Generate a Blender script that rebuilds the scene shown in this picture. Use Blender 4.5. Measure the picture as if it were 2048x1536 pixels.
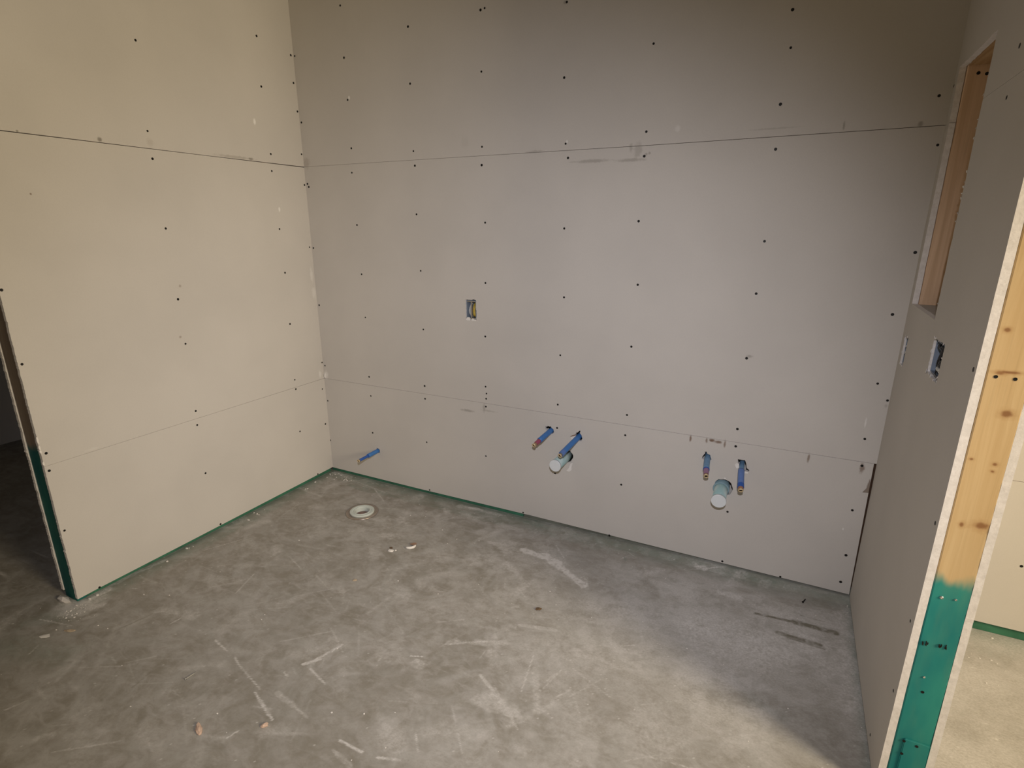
import bpy, bmesh, math, random
import numpy as np
from mathutils import Vector, Matrix
from mathutils.geometry import tessellate_polygon

for o in list(bpy.data.objects):
    bpy.data.objects.remove(o, do_unlink=True)
SC = bpy.context.scene
COL = SC.collection

# ---------------------------------------------------------------- surveyed positions (metres)
# x along the back wall, y towards the room's back wall (y = 0), z up
SCREW_LEFT = [(-0.8469, 2.2533), (-0.2288, 2.4264), (-0.0176, 2.3914), (-0.2344, 2.2021), (-0.0172, 2.2606), (-0.0091, 2.1239), (-0.8602, 1.913), (-0.2218, 1.8889), (-0.0094, 1.9095), (-0.8587, 1.8043), (-0.2277, 1.8057), (-0.0092, 1.7499), (-0.8515, 1.5177), (-0.2191, 1.5138), (-1.4924, 1.3084), (-0.8492, 1.2053), (-0.8488, 0.997), (-0.2146, 1.2816), (-0.2194, 0.997), (-1.4876, 1.0351), (-0.017, 1.4123), (-0.0065, 0.7278), (-1.4826, 0.6768), (-0.8534, 0.6648), (-0.2299, 0.6721), (-1.4869, 0.6042), (-0.8579, 0.5939), (-0.2295, 0.6154), (-0.0251, 0.5635), (-0.8566, 0.336), (-0.2338, 0.3537), (-0.0277, 0.3347), (-1.4864, 0.3393), (-0.8217, 0.0307), (-1.4145, 0.0238), (-0.1312, 0.0338)]
SCREW_BACK = [(0.3453, 2.5716), (0.0101, 2.3908), (0.3451, 2.3435), (0.3491, 2.1508), (0.3499, 1.9211), (0.0127, 2.07), (0.7467, 2.4256), (0.7443, 2.1859), (0.7466, 1.885), (1.1375, 2.4359), (1.1584, 2.4397), (1.1385, 2.1948), (1.137, 1.8822), (1.5419, 2.4046), (1.5392, 2.1287), (1.554, 1.8703), (1.9093, 2.2086), (1.9033, 1.8943), (2.3907, 2.2528), (2.4002, 2.1339), (2.3897, 1.9528), (2.8658, 1.9368), (0.7515, 1.8175), (0.3414, 1.8013), (0.0142, 1.7561), (0.0222, 1.7393), (1.1343, 1.8028), (1.5668, 1.8123), (1.9012, 1.8021), (2.3926, 1.8006), (2.8889, 1.7855), (0.3502, 1.5343), (0.7483, 1.5859), (1.1496, 1.5433), (1.5585, 1.5163), (0.0134, 1.4077), (0.3578, 1.2708), (0.7593, 1.3025), (1.1477, 1.2558), (1.5669, 1.2072), (0.0154, 1.0784), (0.362, 1.0291), (0.7602, 0.9916), (1.1434, 0.9856), (1.5565, 0.9291), (0.0158, 0.7083), (0.3583, 0.6778), (0.7526, 0.6723), (1.1419, 0.7186), (1.1469, 0.6809), (1.1447, 0.6522), (1.5505, 0.6781), (0.3611, 0.561), (0.7519, 0.5977), (1.1424, 0.6079), (0.0116, 0.4817), (1.8951, 1.5461), (1.9093, 1.28), (1.8987, 1.0032), (1.899, 0.677), (2.3945, 1.4685), (2.3882, 1.2657), (2.3828, 0.9995), (2.3814, 0.6872), (2.8868, 1.4351), (2.8558, 1.2133), (2.8518, 0.9493), (2.8453, 0.7223), (2.8935, 0.8876), (1.8969, 0.5752), (2.3833, 0.6072), (0.3544, 0.3264), (0.7502, 0.3357), (1.1392, 0.3237), (0.756, 0.0344), (1.3664, 0.0365), (1.5502, 0.5549), (1.5457, 0.3051), (0.0008, 0.2163), (1.8926, 0.3173), (1.8488, 0.0261), (2.3832, 0.2904), (2.3874, 0.0356), (2.6317, 0.0295), (2.8502, 0.4118), (2.8587, 0.2043), (2.8584, 0.0748), (2.8533, 0.6097)]
SCREW_RIGHT = [(-0.004, 1.9616), (-0.6923, 1.9091), (-0.6823, 1.8065), (-0.9223, 0.8318), (-0.9147, 0.5447), (-0.9149, 0.3213), (-0.9267, 1.2174), (-0.7937, 0.0503)]
SCREW_OTHER = [(3.4046, 0.3163)]
KNOTS = [(2.9347, 1.3125, 0.006, 0.005), (2.9697, 1.1298, 0.011, 0.008), (2.9728, 1.0109, 0.005, 0.004), (2.9721, 0.9937, 0.004, 0.003), (2.9302, 1.016, 0.004, 0.003), (2.9781, 0.8575, 0.014, 0.009), (2.9424, 0.8522, 0.005, 0.006), (2.9139, 1.1331, 0.004, 0.002), (2.9126, 0.9877, 0.005, 0.003), (2.941, 1.2189, 0.008, 0.004), (2.9573, 1.2219, 0.02, 0.003)]
STUD_HOLES = [(2.9356, 1.2099), (2.9688, 1.2083), (2.9513, 0.3688), (2.9387, 0.2037), (2.9676, 0.1997), (2.9407, 0.1616)]
STUD_SCREWS = [(2.9404, 0.6511), (2.968, 0.6539), (2.9465, 0.4144)]
STUD_SPLINTERS = [(2.93, 0.5145), (2.9664, 0.518)]
PIPES = {'t': ((0.3817, 0.2126), (0.3673, -0.16, 0.2045)), 'a': ((1.5176, 0.5358), (1.4841, -0.14, 0.497)), 'b': ((1.6648, 0.5262), (1.629, -0.16, 0.4781)), 'c': ((2.2713, 0.5333), (2.2878, -0.115, 0.4917)), 'd': ((2.4158, 0.5257), (2.4315, -0.14, 0.4674)), 'D1': ((1.5999, 0.4068), (1.5903, -0.12, 0.4029)), 'D2': ((2.3419, 0.4014), (2.3485, -0.11, 0.3844))}
STROKES = [('d', 2.324, -0.47, 2.649, -0.459, 0.2, 0.8), ('d', 2.642, -0.241, 2.797, -0.469, 0.16, 0.75), ('d', 2.068, -0.497, 2.355, -0.421, 0.1, 0.5), ('d', 2.861, -0.13, 2.863, -0.656, 0.07, 0.7), ('d', 2.432, -0.707, 2.303, -1.067, 0.2, 0.35), ('d', 1.913, -0.834, 2.078, -1.12, 0.2, 0.3), ('d', 2.64, -0.677, 2.717, -0.795, 0.14, 0.35), ('d', 1.642, -0.564, 2.085, -0.558, 0.1, 0.3), ('s', 1.496, -0.282, 1.701, -0.299, 0.04, 0.95), ('s', 1.612, -0.273, 1.854, -0.416, 0.045, 1.0), ('s', 1.555, -0.202, 1.729, -0.307, 0.06, 0.3), ('s', -0.015, -1.527, 0.011, -1.492, 0.06, 1.0), ('s', 0.011, -1.492, 0.011, -1.392, 0.03, 0.8), ('d', -0.041, -1.551, 0.054, -1.466, 0.07, 0.7), ('d', -0.029, -1.452, 0.011, -1.133, 0.02, 0.5), ('s', 1.045, -0.023, 1.122, -0.016, 0.022, 0.8), ('d', 0.985, -0.033, 1.236, -0.022, 0.02, 0.5), ('d', 2.404, -0.196, 2.476, -0.199, 0.03, 0.8), ('d', 2.287, -0.042, 2.32, -0.043, 0.02, 0.8), ('d', 0.025, -0.01, 0.164, -0.025, 0.03, 0.5), ('s', 0.179, -0.042, 0.496, -0.091, 0.006, 0.35), ('s', 0.335, -0.027, 0.462, -0.01, 0.004, 0.5), ('k', 2.554, -0.275, 2.715, -0.261, 0.012, 0.95), ('k', 2.697, -0.26, 2.841, -0.259, 0.022, 1.0), ('k', 2.637, -0.359, 2.783, -0.362, 0.014, 0.8), ('k', 2.715, -0.204, 2.804, -0.206, 0.004, 0.6), ('k', 2.672, -0.373, 2.796, -0.379, 0.006, 0.7), ('s', 1.107, -1.322, 1.142, -1.276, 0.014, 0.9), ('s', 1.13, -1.288, 1.164, -1.184, 0.012, 0.8), ('s', 1.138, -1.325, 1.245, -1.356, 0.008, 0.7), ('d', 1.045, -1.303, 1.174, -1.179, 0.05, 0.35), ('s', 0.709, -1.385, 0.806, -1.405, 0.003, 0.7), ('s', 0.902, -1.431, 1.061, -1.474, 0.005, 0.6), ('s', 1.059, -1.492, 1.202, -1.544, 0.008, 0.6), ('s', 1.071, -1.498, 1.169, -1.535, 0.003, 0.8), ('s', 1.127, -1.458, 1.295, -1.486, 0.016, 0.35), ('s', 0.857, -1.413, 0.902, -1.431, 0.003, 0.8), ('s', 1.076, -1.383, 1.1, -1.389, 0.006, 0.6), ('s', 1.448, -1.502, 1.533, -1.503, 0.01, 0.8), ('s', 1.59, -1.496, 1.655, -1.473, 0.008, 0.55), ('s', 1.452, -1.538, 1.534, -1.553, 0.014, 0.3), ('s', 1.432, -1.112, 1.473, -1.094, 0.005, 1.0), ('d', 1.472, -1.128, 1.488, -1.134, 0.025, 0.6), ('s', 1.705, -1.076, 1.776, -1.115, 0.012, 0.6), ('d', 1.786, -1.134, 1.843, -1.152, 0.035, 0.75), ('d', 1.759, -1.172, 1.879, -1.168, 0.03, 0.5), ('s', 1.51, -1.003, 1.647, -0.915, 0.006, 0.6), ('d', 1.523, -0.987, 1.71, -0.892, 0.018, 0.5), ('d', 1.543, -1.403, 1.635, -1.446, 0.05, 0.45), ('d', 1.704, -1.331, 1.826, -1.29, 0.06, 0.4), ('d', 1.746, -1.002, 1.869, -0.826, 0.06, 0.35), ('s', 1.719, -0.777, 1.855, -0.741, 0.02, 0.4), ('d', 0.766, -1.123, 0.809, -1.026, 0.03, 0.3), ('s', 0.467, -1.407, 0.472, -1.364, 0.002, 0.6), ('s', 0.385, -1.916, 0.404, -1.865, 0.008, 0.5), ('s', 0.158, -1.748, 0.136, -1.71, 0.005, 0.45), ('s', 0.401, -1.7, 0.53, -1.626, 0.004, 0.3), ('d', 0.33, -1.483, 0.342, -1.41, 0.05, 0.3), ('d', 0.677, -1.339, 0.671, -1.242, 0.05, 0.3), ('s', 1.129, -1.654, 1.137, -1.624, 0.0015, 0.8), ('k', 0.663, -1.669, 0.65, -1.6, 0.004, 0.7), ('k', 0.313, -1.53, 0.342, -1.41, 0.006, 0.4), ('d', 1.286, -0.119, 1.403, -0.117, 0.03, 0.35), ('d', 1.321, -0.295, 1.403, -0.289, 0.02, 0.5), ('d', 0.851, -0.186, 0.956, -0.196, 0.03, 0.3), ('d', 1.387, -0.313, 1.451, -0.33, 0.03, 0.4), ('d', 2.526, -0.973, 2.576, -0.888, 0.06, 0.4), ('s', 2.038, -0.74, 2.147, -0.714, 0.004, 0.5), ('s', 2.043, -1.027, 2.079, -1.077, 0.006, 0.4), ('s', 2.108, -0.711, 2.157, -0.68, 0.004, 0.6), ('s', 2.388, -0.852, 2.464, -0.945, 0.004, 0.4), ('s', 2.404, -0.747, 2.447, -0.822, 0.004, 0.4), ('s', 1.98, -1.048, 2.013, -0.995, 0.01, 0.4), ('s', 1.972, -0.832, 2.042, -0.811, 0.03, 0.4), ('s', 2.759, -0.835, 2.824, -0.878, 0.008, 0.35), ('k', 2.461, -0.803, 2.627, -0.731, 0.05, 0.35), ('k', 2.717, -0.774, 2.839, -0.833, 0.1, 0.4), ('g', 2.911, -0.676, 2.911, -0.863, 0.05, 0.6), ('g', 2.9, -0.332, 2.903, -0.59, 0.02, 0.4), ('g', 2.567, -0.761, 2.659, -0.782, 0.05, 0.35), ('g', 1.77, -0.067, 2.342, -0.041, 0.07, 0.35), ('g', 2.342, -0.041, 2.635, -0.039, 0.04, 0.5), ('g', 1.262, -0.071, 1.77, -0.067, 0.05, 0.4), ('g', 0.238, -0.108, 1.274, -0.095, 0.03, 0.45), ('g', 1.959, -0.121, 1.973, -0.137, 0.008, 0.6), ('g', 0.04, -1.377, 0.063, -0.934, 0.05, 0.6), ('g', 0.063, -0.934, 0.041, -0.322, 0.05, 0.6), ('g', -0.061, -1.648, 0.05, -1.54, 0.08, 0.35), ('g', 0.038, -1.757, 0.283, -1.69, 0.1, 0.3), ('d', 2.063, -0.227, 2.156, -0.135, 0.04, 0.6), ('d', 1.909, -0.261, 2.071, -0.346, 0.08, 0.35), ('d', 1.666, -0.339, 1.717, -0.402, 0.08, 0.35), ('s', 3.318, 0.028, 3.488, 0.045, 0.01, 0.7), ('d', 3.303, -0.315, 3.373, -0.397, 0.1, 0.5), ('d', 3.177, -0.603, 3.248, -0.663, 0.1, 0.4), ('s', 3.27, -0.242, 3.294, -0.243, 0.003, 0.8), ('s', 3.249, -0.525, 3.258, -0.582, 0.004, 0.6), ('k', 3.133, -0.563, 3.167, -0.587, 0.06, 0.4), ('g', 3.324, -0.087, 3.456, -0.078, 0.06, 0.35)]
FLOOR_AT = {'chip1': (1.0266, -1.6755), 'chip2': (1.1991, -1.5733), 'curl': (0.9883, -0.505), 'bit': (0.9194, -0.5754), 'pebble': (1.7469, -0.657), 'screw': (2.7257, -0.109), 'nail0': (0.7945, -1.5623), 'nail1': (0.7991, -1.5237), 'flake1': (0.1031, -1.6717), 'flake2': (0.1552, -1.6106), 'wedge': (-0.1258, -1.4697), 'pile': (-0.0031, -1.5135), 'chip3': (0.931, -0.8479), 'flake3': (0.5181, -1.5186), 'corner': (-0.0209, -0.0074)}
STAINS = {'back': [(1.6793, 1.7943, 0.0797, 0.008, 'grey', 0.36), (1.5998, 1.7941, 0.0321, 0.0041, 'grey', 0.2), (1.8468, 1.79, 0.0668, 0.0078, 'grey', 0.36), (1.8737, 1.827, 0.0187, 0.0326, 'grey', 0.28), (1.8439, 1.8363, 0.0084, 0.0192, 'grey', 0.3), (1.0453, 1.9063, 0.0246, 0.0305, 'grey', 0.07), (2.0268, 1.8973, 0.0136, 0.0128, 'pale', 0.3), (2.6043, 1.8661, 0.0046, 0.0147, 'grey', 0.5), (2.8294, 1.8543, 0.0084, 0.0094, 'grey', 0.55), (1.028, 0.5693, 0.0439, 0.0086, 'grey', 0.4), (1.1307, 0.5987, 0.0091, 0.0253, 'grey', 0.35), (1.1609, 0.5863, 0.0481, 0.0056, 'grey', 0.25), (2.1929, 0.6105, 0.0053, 0.0166, 'brown', 0.8), (2.2624, 0.6131, 0.0052, 0.014, 'brown', 0.7), (2.2842, 0.617, 0.0144, 0.0081, 'brown', 0.9), (2.3096, 0.6144, 0.0163, 0.0081, 'brown', 0.8), (2.3381, 0.61, 0.0051, 0.0208, 'brown', 0.7), (2.6645, 0.6067, 0.0054, 0.0196, 'brown', 0.7), (2.8548, 0.6003, 0.0099, 0.0232, 'brown', 0.7), (2.8904, 0.525, 0.0082, 0.0277, 'brown', 0.8), (2.8374, 0.7877, 0.0033, 0.0223, 'pale', 0.6), (2.8306, 0.3205, 0.0043, 0.0056, 'pale', 0.8), (0.3589, 2.161, 0.0066, 0.0115, 'pale', 0.9), (1.56, 1.8787, 0.0046, 0.008, 'pale', 0.8), (2.356, 0.4486, 0.0041, 0.0048, 'pale', 0.9), (1.9099, 1.8098, 0.0062, 0.0057, 'grey', 0.4), (1.922, 1.8129, 0.0061, 0.0057, 'grey', 0.4), (1.5341, 2.4042, 0.0088, 0.0071, 'grey', 0.4), (0.0216, 1.8644, 0.0261, 0.0308, 'brown', 0.25), (0.0209, 0.6496, 0.0166, 0.0292, 'pale', 0.5), (2.8923, 0.8654, 0.0063, 0.0079, 'grey', 0.3), (2.3949, 1.0084, 0.0132, 0.0063, 'grey', 0.25), (2.3889, 1.0099, 0.0132, 0.0063, 'grey', 0.2), (2.3783, 1.8724, 0.1001, 0.0034, 'grey', 0.2), (1.4084, 1.8469, 0.0438, 0.0062, 'grey', 0.25)], 'left': [(-1.0586, 1.8556, 0.0095, 0.0093, 'grey', 0.7), (-1.3336, 1.8495, 0.0046, 0.005, 'grey', 0.7), (-0.3498, 1.8524, 0.0153, 0.0071, 'grey', 0.6), (-0.4428, 1.8525, 0.119, 0.0069, 'grey', 0.3), (-0.3012, 2.0317, 0.0077, 0.0164, 'pale', 0.9), (-0.2045, 1.6144, 0.0068, 0.0128, 'pale', 0.8), (-1.3356, 1.6392, 0.0039, 0.0043, 'brown', 0.8), (-0.8293, 1.2637, 0.0072, 0.0067, 'brown', 0.4), (-0.8674, 1.0324, 0.0072, 0.0069, 'brown', 0.45), (-0.0224, 1.2556, 0.0116, 0.0455, 'pale', 0.35), (-0.0162, 1.1538, 0.0196, 0.0347, 'pale', 0.3), (-0.8577, 1.8685, 0.0176, 0.016, 'brown', 0.15), (-1.3233, 0.6367, 0.0291, 0.0063, 'pale', 0.15), (-0.0318, 0.6609, 0.0122, 0.0246, 'pale', 0.4)]}
CAM_LOC = (2.52058, -2.47767, 1.52155)
CAM_ROWS = [[0.891115, 0.453776, -0.000759], [-0.128697, 0.254336, 0.958515], [0.435144, -0.854049, 0.285042]]


# ---------------------------------------------------------------- camera
cam = bpy.data.cameras.new('camera')
cam.sensor_width = 36.0
cam.lens = 1119.744 / 2048 * 36
cam.shift_x = 13.39 / 2048
cam.shift_y = 19.645 / 2048
cam.clip_start = 0.02
cam_o = bpy.data.objects.new('camera', cam)
COL.objects.link(cam_o)
M = Matrix([list(r) for r in zip(*CAM_ROWS)]).to_4x4()
M.translation = CAM_LOC
cam_o.matrix_world = M
SC.camera = cam_o

# ---------------------------------------------------------------- world, lamps, exposure
SC.view_settings.view_transform = 'Standard'
SC.view_settings.look = 'None'
SC.view_settings.exposure = 0.0
SC.view_settings.gamma = 1.0
SC.view_settings.use_curve_mapping = False
w = bpy.data.worlds.new('world')
SC.world = w
w.use_nodes = True
w.node_tree.nodes['Background'].inputs[0].default_value = (1.0, 0.86, 0.66, 1)
w.node_tree.nodes['Background'].inputs[1].default_value = 0.002


def lamp(name, kind, loc, target, energy, color, **kw):
    d = bpy.data.lights.new(name, kind)
    d.energy = energy
    d.color = color
    for k, v in kw.items():
        setattr(d, k, v)
    o = bpy.data.objects.new(name, d)
    COL.objects.link(o)
    o.location = loc
    o.rotation_euler = (Vector(target) - Vector(loc)).to_track_quat('-Z', 'Y').to_euler()
    return o


# the headlamp of whoever takes the picture: small, white, a little above the lens
HEAD = Vector(CAM_LOC) + Vector((0.02, -0.04, 0.29))
lamp('headlamp', 'SPOT', HEAD, (1.2, 0.0, 0.30), 139, (0.94, 0.925, 1.0),
     shadow_soft_size=0.012, spot_size=math.radians(95), spot_blend=1.0)
# warm work lamp standing in the room to the right
lamp('work_lamp', 'AREA', (5.6, -2.05, 2.12), (0.0, -0.6, 1.2), 130, (1.0, 0.835, 0.575), shape='DISK', size=1.1)

# ---------------------------------------------------------------- material helpers


class NT:
    def __init__(s, name):
        s.m = bpy.data.materials.new(name)
        s.m.use_nodes = True
        s.t = s.m.node_tree
        s.b = s.t.nodes['Principled BSDF']
        s.b.inputs['Specular IOR Level'].default_value = 0.3

    def n(s, typ, ins=None, **kw):
        nd = s.t.nodes.new(typ)
        for k, v in kw.items():
            setattr(nd, k, v)
        for k, v in (ins or {}).items():
            s.put(nd.inputs[k], v)
        return nd

    def put(s, sock, v):
        if isinstance(v, bpy.types.NodeSocket):
            s.t.links.new(v, sock)
        else:
            if sock.type == 'RGBA' and len(v) == 3:
                v = (*v, 1)
            sock.default_value = v

    def pos(s):
        if not hasattr(s, '_pos'):
            s._pos = s.n('ShaderNodeTexCoord').outputs['Object']
        return s._pos

    def math(s, op, a, b=0.0, clamp=False):
        nd = s.n('ShaderNodeMath', {0: a, 1: b}, operation=op)
        nd.use_clamp = clamp
        return nd.outputs[0]

    def vmul(s, v, k):
        return s.n('ShaderNodeVectorMath', {0: v, 1: k}, operation='MULTIPLY').outputs[0]

    def noise(s, scale, detail=3.0, dist=0.0, stretch=None, rough=0.5, off=None):
        v = s.pos()
        if stretch:
            v = s.vmul(v, stretch)
        if off:
            v = s.n('ShaderNodeVectorMath', {0: v, 1: off}, operation='ADD').outputs[0]
        return s.n('ShaderNodeTexNoise', {'Vector': v, 'Scale': scale, 'Detail': detail,
                                          'Distortion': dist, 'Roughness': rough}).outputs['Fac']

    def rng(s, v, a, b, c=0.0, d=1.0):
        nd = s.n('ShaderNodeMapRange', {0: v, 1: a, 2: b, 3: c, 4: d})
        nd.interpolation_type = 'SMOOTHSTEP'
        return nd.outputs[0]

    def mix(s, f, a, b):
        nd = s.n('ShaderNodeMix', data_type='RGBA')
        s.put(nd.inputs[0], f)
        s.put(nd.inputs[6], a)
        s.put(nd.inputs[7], b)
        return nd.outputs[2]

    def blob(s, centre, inv, warp=None):
        v = s.n('ShaderNodeVectorMath', {0: s.pos(), 1: centre}, operation='SUBTRACT').outputs[0]
        v = s.vmul(v, inv)
        d = s.n('ShaderNodeVectorMath', {0: v}, operation='LENGTH').outputs['Value']
        if warp is not None:
            d = s.math('ADD', d, warp)
        return s.rng(d, 1.25, 0.35)

    def bump(s, h, strength=0.2, dist=0.002):
        s.put(s.b.inputs['Normal'], s.n('ShaderNodeBump', {'Height': h, 'Strength': strength, 'Distance': dist}).outputs[0])

    def done(s, color, rough=0.8, metal=0.0):
        s.put(s.b.inputs['Base Color'], color)
        s.put(s.b.inputs['Roughness'], rough)
        s.b.inputs['Metallic'].default_value = metal
        return s.m


def simple(name, color, rough=0.6, metal=0.0, var=0.12, scale=40):
    t = NT(name)
    f = t.noise(scale, 3)
    c = t.mix(f, tuple(x * (1 - var) for x in color), tuple(min(1, x * (1 + var)) for x in color))
    return t.done(c, rough, metal)


STAIN = {'grey': (0.16, 0.14, 0.11), 'pale': (0.85, 0.83, 0.8), 'brown': (0.17, 0.10, 0.06)}
PAPER = (0.595, 0.565, 0.525)


def paper(name, axis=None, stains=()):
    t = NT(name)
    a = t.noise(2.2, 4)
    c = t.mix(t.rng(a, 0.3, 0.7), tuple(x * 0.965 for x in PAPER), tuple(x * 1.03 for x in PAPER))
    fib = t.noise(260, 2, stretch=(1, 1, 0.6))
    c = t.mix(t.math('MULTIPLY', t.rng(fib, 0.35, 0.7), 0.07), c, (0.42, 0.39, 0.35))
    warp = t.math('MULTIPLY', t.math('SUBTRACT', t.noise(55, 4, rough=0.65), 0.5), 1.5)
    for (h, z, sh, sz, col, v) in stains:
        ctr = (h, 0, z) if axis == 'y' else (0, h, z)
        inv = (1 / sh, 0, 1 / sz) if axis == 'y' else (0, 1 / sh, 1 / sz)
        c = t.mix(t.math('MULTIPLY', t.blob(ctr, inv, warp), v), c, STAIN[col])
    t.bump(t.noise(420, 2), 0.06, 0.001)
    return t.done(c, 0.88)


def wood(name, base, dark, grain=(1, 1, 0.04), knots=(), green_top=None, green_amp=0.05, gg=1.0):
    t = NT(name)
    g = t.noise(38, 5, 1.2, stretch=grain, rough=0.6)
    c = t.mix(t.rng(g, 0.35, 0.68), dark, base)
    broad = t.noise(5, 3, stretch=(1, 1, 0.35))
    c = t.mix(t.math('MULTIPLY', t.rng(broad, 0.42, 0.72), 0.45), c, tuple(x * 0.86 for x in base))
    fine = t.noise(150, 2, stretch=(1, 1, 0.02))
    c = t.mix(t.math('MULTIPLY', t.rng(fine, 0.55, 0.75), 0.18), c, tuple(x * 0.6 for x in dark))
    wp = t.math('MULTIPLY', t.math('SUBTRACT', t.noise(90, 3), 0.5), 0.9)
    for (kx, kz, a, b) in knots:
        halo = t.blob((kx, 0, kz), (1 / (a * 2.0), 0, 1 / (b * 2.0)), wp)
        c = t.mix(t.math('MULTIPLY', halo, 0.4), c, (0.42, 0.22, 0.08))
        core = t.blob((kx, 0, kz), (1 / a, 0, 1 / b), wp)
        c = t.mix(t.math('MULTIPLY', core, 0.85), c, (0.25, 0.11, 0.04))
    if green_top is not None:
        z = t.n('ShaderNodeSeparateXYZ', {0: t.pos()}).outputs[2]
        wob = t.math('MULTIPLY', t.math('SUBTRACT', t.noise(9, 3, stretch=(2.2, 2.2, 0.6)), 0.5), green_amp * 4.5)
        zz = t.math('ADD', z, wob)
        gm = t.rng(zz, green_top + 0.02, green_top - 0.025)
        thin = t.math('MULTIPLY', t.rng(t.noise(16, 4, stretch=(1.4, 1.4, 0.3)), 0.45, 0.8), 0.5)
        gc = t.mix(t.rng(t.noise(7, 3, stretch=(1.5, 1.5, 0.5)), 0.35, 0.7), (0.012 * gg, 0.205 * gg, 0.205 * gg), (0.035 * gg, 0.30 * gg, 0.25 * gg))
        gc = t.mix(t.math('MULTIPLY', thin, 0.5), gc, (0.16, 0.30, 0.18))
        c = t.mix(gm, c, gc)
    t.bump(g, 0.12, 0.002)
    return t.done(c, 0.62)


M_PAPER = paper('drywall_paper')
M_PAPER_B = paper('drywall_paper_back', 'y', STAINS['back'])
M_PAPER_L = paper('drywall_paper_left', 'x', STAINS['left'])


def gyp():
    t = NT('gypsum_core')
    n = t.noise(70, 5, rough=0.7)
    c = t.mix(t.rng(n, 0.3, 0.7), (0.74, 0.70, 0.665), (0.86, 0.82, 0.79))
    sp = t.noise(300, 2)
    c = t.mix(t.math('MULTIPLY', t.rng(sp, 0.6, 0.75), 0.35), c, (0.52, 0.46, 0.41))
    t.bump(t.noise(160, 4), 0.22, 0.002)
    return t.done(c, 0.95)


M_GYP = gyp()
M_TORN_G = simple('torn_grey_paper', (0.27, 0.22, 0.18), 0.9)
M_TORN = simple('torn_brown_paper', (0.30, 0.19, 0.13), 0.9)
M_PINE = wood('pine_stud_face', (0.70, 0.51, 0.27), (0.61, 0.42, 0.205), knots=KNOTS, green_top=0.705, green_amp=0.022)
M_PINE_END = wood('pine_stud_shaded', (0.27, 0.215, 0.165), (0.22, 0.165, 0.12), green_top=0.70, green_amp=0.015, gg=0.5)  # pine and green both darkened to paint the shade on this end
M_PINE_RAW = wood('pine_raw', (0.80, 0.57, 0.385), (0.68, 0.46, 0.29))
M_PINE_H = wood('pine_lying', (0.56, 0.37, 0.19), (0.44, 0.26, 0.12), grain=(1, 0.05, 1))
M_GREEN = simple('green_treated_plate', (0.045, 0.165, 0.10), 0.65, var=0.5, scale=14)
M_PLATE_D = simple('dusty_plate', (0.15, 0.16, 0.13), 0.8, var=0.45, scale=12)
M_WOOD_DK = simple('shade_dark_stud', (0.085, 0.045, 0.025), 0.8, var=0.3)  # wood painted dark so the corner gap behind the board looks shaded
M_SILL = simple('dusty_sill', (0.50, 0.46, 0.42), 0.9, var=0.15, scale=30)
M_BLACK = simple('black_phosphate_screw', (0.012, 0.011, 0.010), 0.5, 0.2)
M_STEEL = simple('zinc_screw', (0.62, 0.62, 0.60), 0.3, 0.9)
M_BORE = simple('dark_bore', (0.02, 0.012, 0.006), 0.9)  # near black for the shade inside pipe ends, also on the splinters
M_BLUE = simple('blue_sleeve', (0.06, 0.195, 0.50), 0.36, var=0.15, scale=30)
M_BLUE_D = simple('blue_pipe_dark', (0.035, 0.11, 0.40), 0.35, var=0.15)
M_BLUE_P = simple('blue_sleeve_pale', (0.15, 0.275, 0.43), 0.42, var=0.25, scale=50)
M_BLUE_V = simple('blue_sleeve_dusty', (0.12, 0.21, 0.48), 0.4, var=0.2, scale=50)
M_RED = simple('red_pipe', (0.33, 0.075, 0.13), 0.4, var=0.2)
M_PURPLE = simple('purple_pipe', (0.30, 0.17, 0.27), 0.45, var=0.2)
M_BRASS = simple('brass', (0.78, 0.62, 0.38), 0.4, 0.45)
M_COPPER = simple('copper_crimp', (0.55, 0.30, 0.20), 0.38, 0.6)


def abs_mat():
    t = NT('drain_plastic')
    n = t.noise(24, 4, stretch=(1, 0.4, 1))
    c = t.mix(t.rng(n, 0.38, 0.66), (0.36, 0.55, 0.55), (0.58, 0.70, 0.69))
    return t.done(c, 0.35)


M_DRAIN = abs_mat()
M_DRAIN_D = simple('drain_hub_plastic', (0.24, 0.36, 0.41), 0.4, var=0.2)  # dark tone stands for the shade on the hub inside its hole
M_CAP = simple('white_test_cap', (0.74, 0.78, 0.80), 0.45, var=0.05)
M_BOX = simple('blue_grey_box_plastic', (0.22, 0.265, 0.34), 0.45, var=0.2, scale=25)
M_CABLE_K = simple('black_cable', (0.012, 0.012, 0.013), 0.4)
M_CABLE_Y = simple('yellow_cable', (0.50, 0.36, 0.06), 0.45)
M_CABLE_W = simple('white_cable', (0.60, 0.60, 0.57), 0.5)
M_FLANGE = simple('tarnished_steel', (0.40, 0.345, 0.30), 0.30, 0.7, var=0.35, scale=18)
M_PVC = simple('flange_plastic', (0.58, 0.63, 0.59), 0.4, var=0.08)
M_KNOCK = simple('dusty_knockout', (0.27, 0.19, 0.165), 0.8, var=0.4)
M_CHIP = simple('fresh_wood_chip', (0.66, 0.48, 0.37), 0.8, var=0.2, scale=60)
M_CRUMB = simple('gypsum_crumb', (0.78, 0.75, 0.71), 0.95, var=0.1)
M_TAN = simple('tan_chip', (0.45, 0.36, 0.26), 0.9)
M_STONE = simple('brown_pebble', (0.13, 0.085, 0.05), 0.9, var=0.4)
M_CEIL = simple('ceiling_low_bounce', (0.17, 0.155, 0.135), 0.9)  # unseen ceiling, toned dark to cut the light it bounces

# ---------------------------------------------------------------- object helpers


def link(name, me, parent=None, mats=()):
    o = bpy.data.objects.new(name, me)
    COL.objects.link(o)
    for m in mats:
        if m.name not in [x.name for x in me.materials if x]:
            me.materials.append(m)
    if parent is not None:
        o.parent = parent
    return o


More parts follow.
